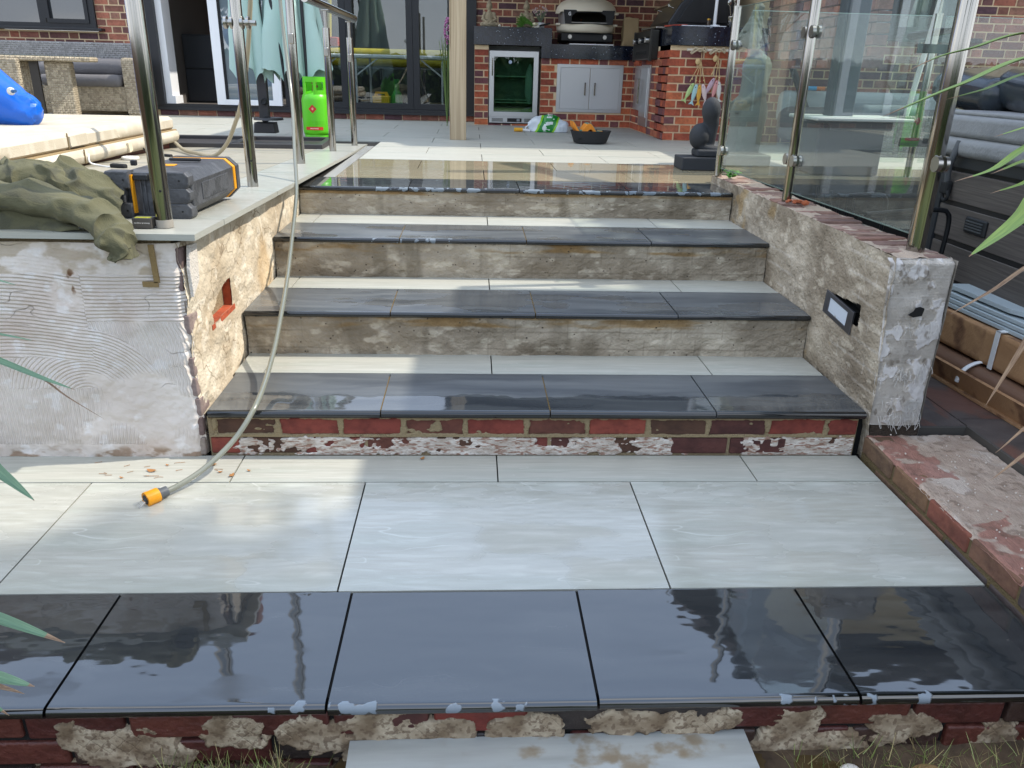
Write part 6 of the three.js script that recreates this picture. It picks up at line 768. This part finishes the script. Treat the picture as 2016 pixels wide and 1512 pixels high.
{ // right hot tub
  const t = T('spa_tub', 'dark slatted hot tub with a grey padded cover right of the steps', 'hot tub'); const x0 = 2.2, z0 = -1.53, z1 = 0.9;
  const cm = S(0x8a8b8d, 0.8, 0, { map: tex(256, 256, (u, v) => { const a = fbm(u * 6, v * 6, 5, 771, 6); const k = 0.8 + 0.4 * a; return [k, k, k]; }, true, 1.2), bumpMap: clothB, bumpScale: 0.004 });
  P(t, 'cover', rb(2.3, 0.095, z1 - z0 + 0.04, 0.025, x0 + 1.13, 1.122, (z0 + z1) / 2), cm); P(t, 'cover_top', [rb(2.28, 0.02, z1 - z0, 0.01, x0 + 1.14, 1.178, (z0 + z1) / 2)], cm); P(t, 'skirt', rb(2.3, 0.085, z1 - z0 + 0.05, 0.035, x0 + 1.12, 1.033, (z0 + z1) / 2), cm); P(t, 'skirt_band', span(x0, x0 + 2.2, 0.945, 0.995, z0 + 0.01, z1), S(0x24272b, 0.5));
  const wood = tex(512, 128, (u, v) => mix3(c255(66, 60, 58), c255(104, 97, 92), fbm(u * 6, v * 40, 4, 772)), true, [1, 6]); const wm = S(0xffffff, 0.6, 0, { map: wood, bumpMap: bump(256, 256, (u, v) => fbm(u * 4, v * 60, 3, 773, 4, 60), 1), bumpScale: 0.0015 });
  P(t, 'body', span(x0 + 0.02, x0 + 2.2, 0.09, 0.95, z0 + 0.02, z1), M.dark); [0.86, 0.70, 0.53, 0.36, 0.19].forEach((y, i) => P(t, 'board', rb(0.02, i ? 0.148 : 0.13, z1 - z0 - 0.09, 0.004, x0 + 0.012, y - 0.0, (z0 + z1) / 2 + 0.04), wm)); P(t, 'groove_strip', [0.785, 0.615, 0.445].map(y => span(x0 + 0.006, x0 + 0.02, y - 0.012, y + 0.012, z0 + 0.09, z1)), S(0x1c1b1c, 0.5)); P(t, 'corner_strip', span(x0 - 0.005, x0 + 0.06, 0.09, 0.95, z0, z0 + 0.085), S(0x2a2e33, 0.5));
  P(t, 'vent', [rb(0.016, 0.07, 0.155, 0.03, x0 - 0.004, 0.715, -1.13)], M.darkPlastic); P(t, 'vent_slats', [-0.018, -0.006, 0.006, 0.018].map(d => bx(0.006, 0.005, 0.12, x0 - 0.014, 0.715 + d, -1.13)), S(0x4a4d50, 0.4));
  P(t, 'strap', [tube([[x0 - 0.02, 1.06, -1.36], [x0 - 0.035, 1.0, -1.36], [x0 - 0.03, 0.93, -1.385], [x0 - 0.01, 0.85, -1.40]], 0.014, 16, 6).scale(1, 1, 1)], S(0x55575a, 0.8)); P(t, 'buckle', [rb(0.03, 0.06, 0.06, 0.01, x0 - 0.015, 0.85, -1.40), tf(new THREE.TorusGeometry(0.022, 0.008, 8, 16).rotateY(Math.PI / 2), x0 - 0.02, 0.815, -1.385)], M.rubber);
  for (const [lab, x, z, r] of [['shiny dark grey cushion with pale marks on the right hot tub cover', 2.55, -1.72, 0.1], ['second shiny dark cushion at the right edge on the hot tub cover', 2.6, -1.32, -0.15]]) { const c = T('vinyl_cushion', lab, 'cushion', null, [x, 1.275, z]); c.rotation.set(0.1, r, 0.05); P(c, 'cushion', sdf((x, y, z) => sbox(x, y, z, [0, 0, 0], [0.24, 0.085, 0.24], 0.08) + 0.016 * Math.abs(n3(x * 9, y * 9, z * 9, 61 + r * 9) - 0.5) - 0.004, [0, 0, 0], 0.3, 56), S(0x2a3138, 0.22)); }
  const ch = T('metal_chair', 'black tubular metal garden chair beyond the right wall top', 'chair'); const arm = (x0_, x1, y, z) => [tube([[x0_, y - 0.012, z], [x1 - 0.05, y + 0.012, z], [x1 - 0.015, y + 0.004, z], [x1, y - 0.03, z], [x1 - 0.006, y - 0.3, z], [x1 - 0.01, 0.105, z]], 0.011, 40, 10)]; P(ch, 'arm', arm(1.72, 2.105, 0.765, -1.19), M.blackMetal); P(ch, 'arm', arm(1.68, 2.03, 0.77, -1.62), M.blackMetal); P(ch, 'seat', rb(0.36, 0.02, 0.44, 0.008, 1.86, 0.5, -1.4), M.blackMetal); for (let i = 0; i < 6; i++) P(ch, 'back_bar', bar([1.70, 0.5, -1.6 + i * 0.08], [1.66, 0.82, -1.6 + i * 0.08], 0.006, 8), M.blackMetal); P(ch, 'leg', [bar([1.70, 0.105, -1.19], [1.70, 0.75, -1.19], 0.011), bar([1.68, 0.105, -1.62], [1.68, 0.76, -1.62], 0.011)], M.blackMetal);
}
{ // boxes and tiles on the side path
  const card = (s) => tex(256, 256, (u, v) => { const a = fbm(u * 5, v * 5, 5, s, 5), d = sst(0.5, 0.62, fbm(u * 3, v * 3, 4, s + 1, 3)); return mix3(mix3(c255(150, 112, 78), c255(176, 138, 100), a), c255(92, 62, 44), d * 0.8); }, true, 2); const cm = S(0xffffff, 0.85, 0, { map: card(781), bumpMap: clothB, bumpScale: 0.004 });
  const b1 = T('cardboard_box', 'lower long damp cardboard box split open on the side path', 'box', 'cardboard boxes strapped with white tape', [2.11, 0.105, -0.72]); b1.rotation.y = 0.06;
  P(b1, 'tray', [bx(0.012, 0.10, 0.86, -0.10, 0.05, 0, 0, 0, 0.35), bx(0.012, 0.09, 0.86, 0.12, 0.05, 0), bx(0.22, 0.01, 0.86, 0, 0.006, 0), bx(0.22, 0.09, 0.012, 0, 0.045, 0.43)], cm); P(b1, 'flap', [bx(0.16, 0.008, 0.12, 0.02, 0.10, 0.45, 0.3, 0.2, 0.1)], cm); P(b1, 'contents', [sdf((x, y, z) => sbox(x, y, z, [0, 0.06, 0], [0.075, 0.05, 0.40], 0.045) + 0.02 * (n3(x * 8, y * 8, z * 6, 71) - 0.5), [0, 0.06, 0], 0.46, 72)], S(0x6a4c38, 0.7)); P(b1, 'tape', tf(new THREE.TorusGeometry(0.1, 0.006, 6, 32, Math.PI).scale(1, 0.85, 2), -0.01, 0.04, 0.0), M.white);
  const b2 = T('cardboard_box', 'upper long cardboard box with a white strap below the slate tiles', 'box', 'cardboard boxes strapped with white tape', [2.20, 0.225, -0.66]); b2.rotation.y = 0.06; P(b2, 'box', [sdf((x, y, z) => sbox(x, y, z, [0, 0.075, 0], [0.11, 0.075, 0.46], 0.012) + 0.016 * (n3(x * 7, y * 7, z * 4, 75) - 0.5), [0, 0.075, 0], 0.5, 96)], cm); P(b2, 'tape', [bx(0.24, 0.004, 0.024, 0, 0.158, 0.0), bx(0.004, 0.16, 0.024, -0.118, 0.08, 0.0)], M.white);
  const st = T('tile_stack', 'stack of pale blue grey porcelain tiles on the cardboard boxes', 'tiles', null, [2.27, 0.378, -0.62]); st.rotation.y = 0.06; const tm = S(0xa9b4ba, 0.35, 0, { bumpMap: clothB, bumpScale: 0.003 });
  for (let i = 0; i < 3; i++) P(st, 'tile', rb(0.30, 0.018, 1.0, 0.003, rr(-0.006, 0.006) + (i === 2 ? 0.01 : 0), 0.01 + i * 0.021, 0.0), tm); P(st, 'tile', ext([[-0.14, -0.5], [0.13, -0.48], [0.15, -0.08], [-0.1, 0.02], [-0.145, -0.1]], 0.016, 0.001).rotateX(Math.PI / 2).translate(0.01, 0.089, 0.02), tm); P(st, 'tile', ext([[-0.1, 0.06], [0.15, -0.03], [0.15, 0.48], [-0.14, 0.5]], 0.016, 0.001).rotateX(Math.PI / 2).translate(0.01, 0.089, 0.02), tm);
}
// ================================================================ PLANTS, AND THE GARDEN AROUND
const leafGeo = (pts, w, tipBrown, mg_, mb) => { // a folded strap leaf along a curve
  const c = new THREE.CatmullRomCurve3(pts.map(V)), n = 28; const mk = (t0, t1) => sheet(4, n, (u, v) => { const t = lerp(t0, t1, v), p = c.getPoint(t), d = c.getTangent(t), s = new THREE.Vector3(0, 1, 0).cross(d).normalize(), up = d.clone().cross(s).normalize(); const ww = w * Math.pow(Math.max(0.03, 1 - Math.pow(t, 2.2)), 0.8) * (0.7 + 0.3 * Math.min(1, t * 4)); const k = (u - 0.5) * 2; return [p.x + s.x * k * ww + up.x * Math.abs(k) * ww * 0.35, p.y + s.y * k * ww + up.y * Math.abs(k) * ww * 0.35, p.z + s.z * k * ww + up.z * Math.abs(k) * ww * 0.35]; }, (u, v) => [u, lerp(t0, t1, v) * 3]);
  return [mk(0, tipBrown), mk(tipBrown, 1)];
};
const leafMap = tex(64, 256, (u, v) => { const a = fbm(u * 22, v * 2, 3, 801, 22, 2); return mix3(c255(82, 110, 46), c255(136, 156, 70), a); }); const leafM = S(0xffffff, 0.5, 0, { map: leafMap, side: THREE.DoubleSide }), leafB = S(0xffffff, 0.5, 0, { map: tex(64, 256, (u, v) => mix3(c255(62, 92, 70), c255(110, 140, 106), fbm(u * 22, v * 2, 3, 802, 22, 2))), side: THREE.DoubleSide }), tipM = S(0xffffff, 0.8, 0, { map: tex(64, 128, (u, v) => mix3(c255(86, 62, 46), c255(176, 152, 122), fbm(u * 12, v * 8, 4, 803, 12, 8))), side: THREE.DoubleSide }), yelM = S(0xa89a2a, 0.6, 0, { side: THREE.DoubleSide });
function cordyline(lab, base, crown, list, gm) {
  const t = T('cordyline', lab, 'plant'); P(t, 'trunk', tube([base, [lerp(base[0], crown[0], 0.5), (base[1] + crown[1]) / 2, base[2]], crown], 0.05, 20, 12), S(0x6a5a48, 0.95, 0, { bumpMap: grainB, bumpScale: 0.01 }));
  for (const [pts, w, tip] of list) { const [a, b] = leafGeo([crown, ...pts], w, tip); const l = P(t, 'leaf', a, gm); P(l, 'dry_tip', b, tipM); }
  for (let i = 0; i < 26; i++) { const a = rr(-1.3, 1.3) + (base[0] > 0 ? 0 : Math.PI), e = rr(-0.3, 1.2), L = rr(0.5, 0.8); const d = [Math.cos(a) * Math.cos(e), Math.sin(e), Math.sin(a) * Math.cos(e)]; const [g, g2] = leafGeo([crown, [crown[0] + d[0] * L * 0.5, crown[1] + d[1] * L * 0.5 + 0.08, crown[2] + d[2] * L * 0.5], [crown[0] + d[0] * L, crown[1] + d[1] * L - 0.1, crown[2] + d[2] * L]], 0.018, 0.85); const l = P(t, 'leaf', g, gm); P(l, 'dry_tip', g2, tipM); }
}
cordyline('spiky cordyline beside the path with yellowing leaves reaching in from the right', [1.75, -0.2, 1.15], [1.65, 1.12, 1.0], [
  [[[1.065, 1.397, 0.665], [0.931, 1.366, 0.649], [0.881, 1.352, 0.641], [0.808, 1.315, 0.63]], 0.011, 0.80], [[[1.011, 1.355, 0.787], [0.852, 1.301, 0.778], [0.781, 1.268, 0.765], [0.731, 1.243, 0.751]], 0.013, 0.82], [[[1.026, 1.33, 0.776], [0.889, 1.293, 0.783], [0.827, 1.278, 0.786]], 0.009, 0.86], [[[0.937, 1.254, 0.931], [0.884, 1.239, 0.934], [0.835, 1.225, 0.937]], 0.008, 0.9], [[[0.937, 1.227, 0.942], [0.884, 1.206, 0.947], [0.833, 1.174, 0.957], [0.77, 1.155, 0.961]], 0.012, 0.88], [[[0.966, 1.191, 0.904], [0.849, 1.165, 0.929]], 0.010, 0.88], [[[0.929, 1.176, 0.961], [0.884, 1.154, 0.968], [0.829, 1.138, 0.971]], 0.010, 0.9], [[[0.871, 1.176, 1.066], [0.814, 1.118, 1.086], [0.771, 1.086, 1.096], [0.731, 1.061, 1.104]], 0.019, 0.97], [[[0.901, 1.058, 1.061], [0.797, 0.999, 1.078], [0.734, 0.965, 1.088]], 0.006, 0.3], [[[0.909, 1.013, 1.079], [0.85, 0.922, 1.112], [0.788, 0.829, 1.146]], 0.007, 0.55], [[[0.858, 0.809, 1.212], [0.765, 0.745, 1.232]], 0.006, 0.3], [[[0.902, 0.833, 1.15], [0.806, 0.762, 1.173]], 0.005, 0.3]], leafM);
cordyline('spiky cordyline left of the landing with green leaves reaching in from the left', [-1.5, -0.2, 1.3], [-1.35, 0.85, 1.15], [
  [[[-0.68, 0.658, 1.401], [-0.634, 0.63, 1.393], [-0.56, 0.592, 1.391]], 0.016, 0.90], [[[-0.68, 0.586, 1.429], [-0.622, 0.574, 1.437], [-0.578, 0.567, 1.443]], 0.014, 0.94], [[[-0.692, 0.541, 1.393], [-0.619, 0.52, 1.405]], 0.008, 0.5], [[[-0.66, 0.56, 1.441], [-0.61, 0.532, 1.455]], 0.007, 0.9], [[[-0.804, 0.755, 1.139], [-0.742, 0.717, 1.158], [-0.69, 0.682, 1.175]], 0.016, 0.99], [[[-1.019, 0.796, 0.788], [-0.922, 0.768, 0.804], [-0.845, 0.742, 0.819], [-0.78, 0.723, 0.83]], 0.013, 0.97], [[[-0.95, 0.775, 0.80], [-0.85, 0.738, 0.809], [-0.807, 0.704, 0.815], [-0.738, 0.66, 0.825]], 0.004, 0.4], [[[-1.0, 0.825, 0.777], [-0.922, 0.817, 0.785], [-0.853, 0.807, 0.792]], 0.008, 0.95], [[[-1.0, 0.918, 0.74], [-0.884, 0.905, 0.752]], 0.008, 0.95]], leafB);
// garden trees outside the frame: they dapple the steps and stand mirrored in wet tiles and door glass
function tree(lab, x, z, h, r, n, hex, blobs, y0 = -0.26) {
  seed = Math.round(Math.abs(x * 977 + z * 131)) + 5; const t = T('garden_tree', lab, 'tree', null, [x, y0, z]); const bark = S(0x5a4a3a, 0.95, 0, { bumpMap: grainB, bumpScale: 0.02 }); const limbs = [tube([[0, 0, 0], [0.1, h * 0.3, 0.05], [0, h * 0.62, 0]], 0.11, 12, 10)];
  const bl = []; for (let i = 0; i < blobs; i++) { const a = rnd() * 6.28, e = rr(-0.4, 1), q = r * Math.sqrt(rnd()) * 0.8; const c = [Math.cos(a) * q, h * 0.72 + e * r * 0.55, Math.sin(a) * q]; bl.push([c, r * rr(0.22, 0.42)]); limbs.push(tube([[0, h * rr(0.3, 0.6), 0], [c[0] * 0.5, c[1] - r * 0.3, c[2] * 0.5], c], 0.025, 8, 6)); }
  P(t, 'trunk', limbs, bark);
  const g = new THREE.BufferGeometry(); g.setAttribute('position', new THREE.Float32BufferAttribute([0, 0, 0, 0.5, 0.12, 0.5, 0, 0, 1, -0.5, 0.12, 0.5], 3)); g.setAttribute('uv', new THREE.Float32BufferAttribute([0, 0, 1, 0, 1, 1, 0, 1], 2)); g.setIndex([0, 1, 2, 0, 2, 3]); g.computeVertexNormals();
  const im = new THREE.InstancedMesh(g, S(0xffffff, 0.6, 0, { side: THREE.DoubleSide }), n), d = new THREE.Object3D(), col = new THREE.Color(); const hs = {}; new THREE.Color(hex).getHSL(hs);
  for (let i = 0; i < n; i++) { const [c, q] = pick(bl), a = rnd() * 6.28, ph = Math.acos(rr(-1, 1)), rad = q * Math.pow(rnd(), 0.4); d.position.set(c[0] + rad * Math.sin(ph) * Math.cos(a), c[1] + rad * Math.cos(ph) * 0.8, c[2] + rad * Math.sin(ph) * Math.sin(a)); d.rotation.set(rnd() * 6.28, rnd() * 6.28, rnd() * 6.28); d.scale.setScalar(rr(0.12, 0.22)); d.updateMatrix(); im.setMatrixAt(i, d.matrix); im.setColorAt(i, col.setHSL(hs.h + rr(-0.03, 0.03), hs.s, hs.l * rr(0.7, 1.3))); }
  im.name = 'crown'; im.castShadow = im.receiveShadow = true; im.userData.kind = 'stuff'; t.add(im);
}
tree('leafy garden tree right of the hot tub that dapples the steps', 6.2, -2.0, 7.2, 1.4, 2600, 0x55702e, 18);
tree('tall dark tree behind the right hot tub', 7.8, 2.1, 14.2, 3.2, 30000, 0x3f5a26, 60);
tree('broad tree at the bottom of the garden on the right', 9, 17, 6, 2.6, 7000, 0x3f5a2a, 26);
tree('yellow green tree at the bottom of the garden', 2.2, 19, 5.2, 2.0, 6000, 0x7a7a2a, 22);
tree('dark round tree at the bottom of the garden on the left', -11, 18, 6, 2.6, 7000, 0x39522a, 24);
{ const t = T('garden_hedge', 'long clipped hedge along the bottom of the garden', 'hedge', null, [0, -0.26, 16]); const im = new THREE.InstancedMesh(new THREE.PlaneGeometry(0.25, 0.25), S(0xffffff, 0.8, 0, { side: THREE.DoubleSide }), 14000), d = new THREE.Object3D(), c = new THREE.Color(); for (let i = 0; i < 14000; i++) { d.position.set(rr(-18, 18), rr(0, 2.0), rr(-0.4, 0.4)); d.rotation.set(rnd() * 6, rnd() * 6, rnd() * 6); d.updateMatrix(); im.setMatrixAt(i, d.matrix); im.setColorAt(i, c.set(pick([0x42562a, 0x55682f, 0x5c6a34, 0x384a24]))); } im.name = 'foliage'; im.castShadow = im.receiveShadow = true; im.userData.kind = 'stuff'; t.add(im); P(t, 'stems', span(-18, 18, 0, 1.8, -0.2, 0.2), S(0x2c3018, 0.95)); }

{ const t = T('added_fence', 'added dark board fence out of view on the left, darkens post reflections', 'fence'); for (let i = 0; i < 60; i++) P(t, 'board', bx(0.02, 1.8, 0.27, -8.2 + (i % 2) * 0.012, 0.64, -5.5 + i * 0.28), S(0x4a3a2e, 0.9)); P(t, 'rail', span(-8.26, -8.22, 1.2, 1.3, -5.6, 11.2), S(0x4a3a2e, 0.9)); }  // unseen fence added to put dark bands into the steel post reflections
renderer.setSize(1024, 768);
renderer.render(scene, camera);
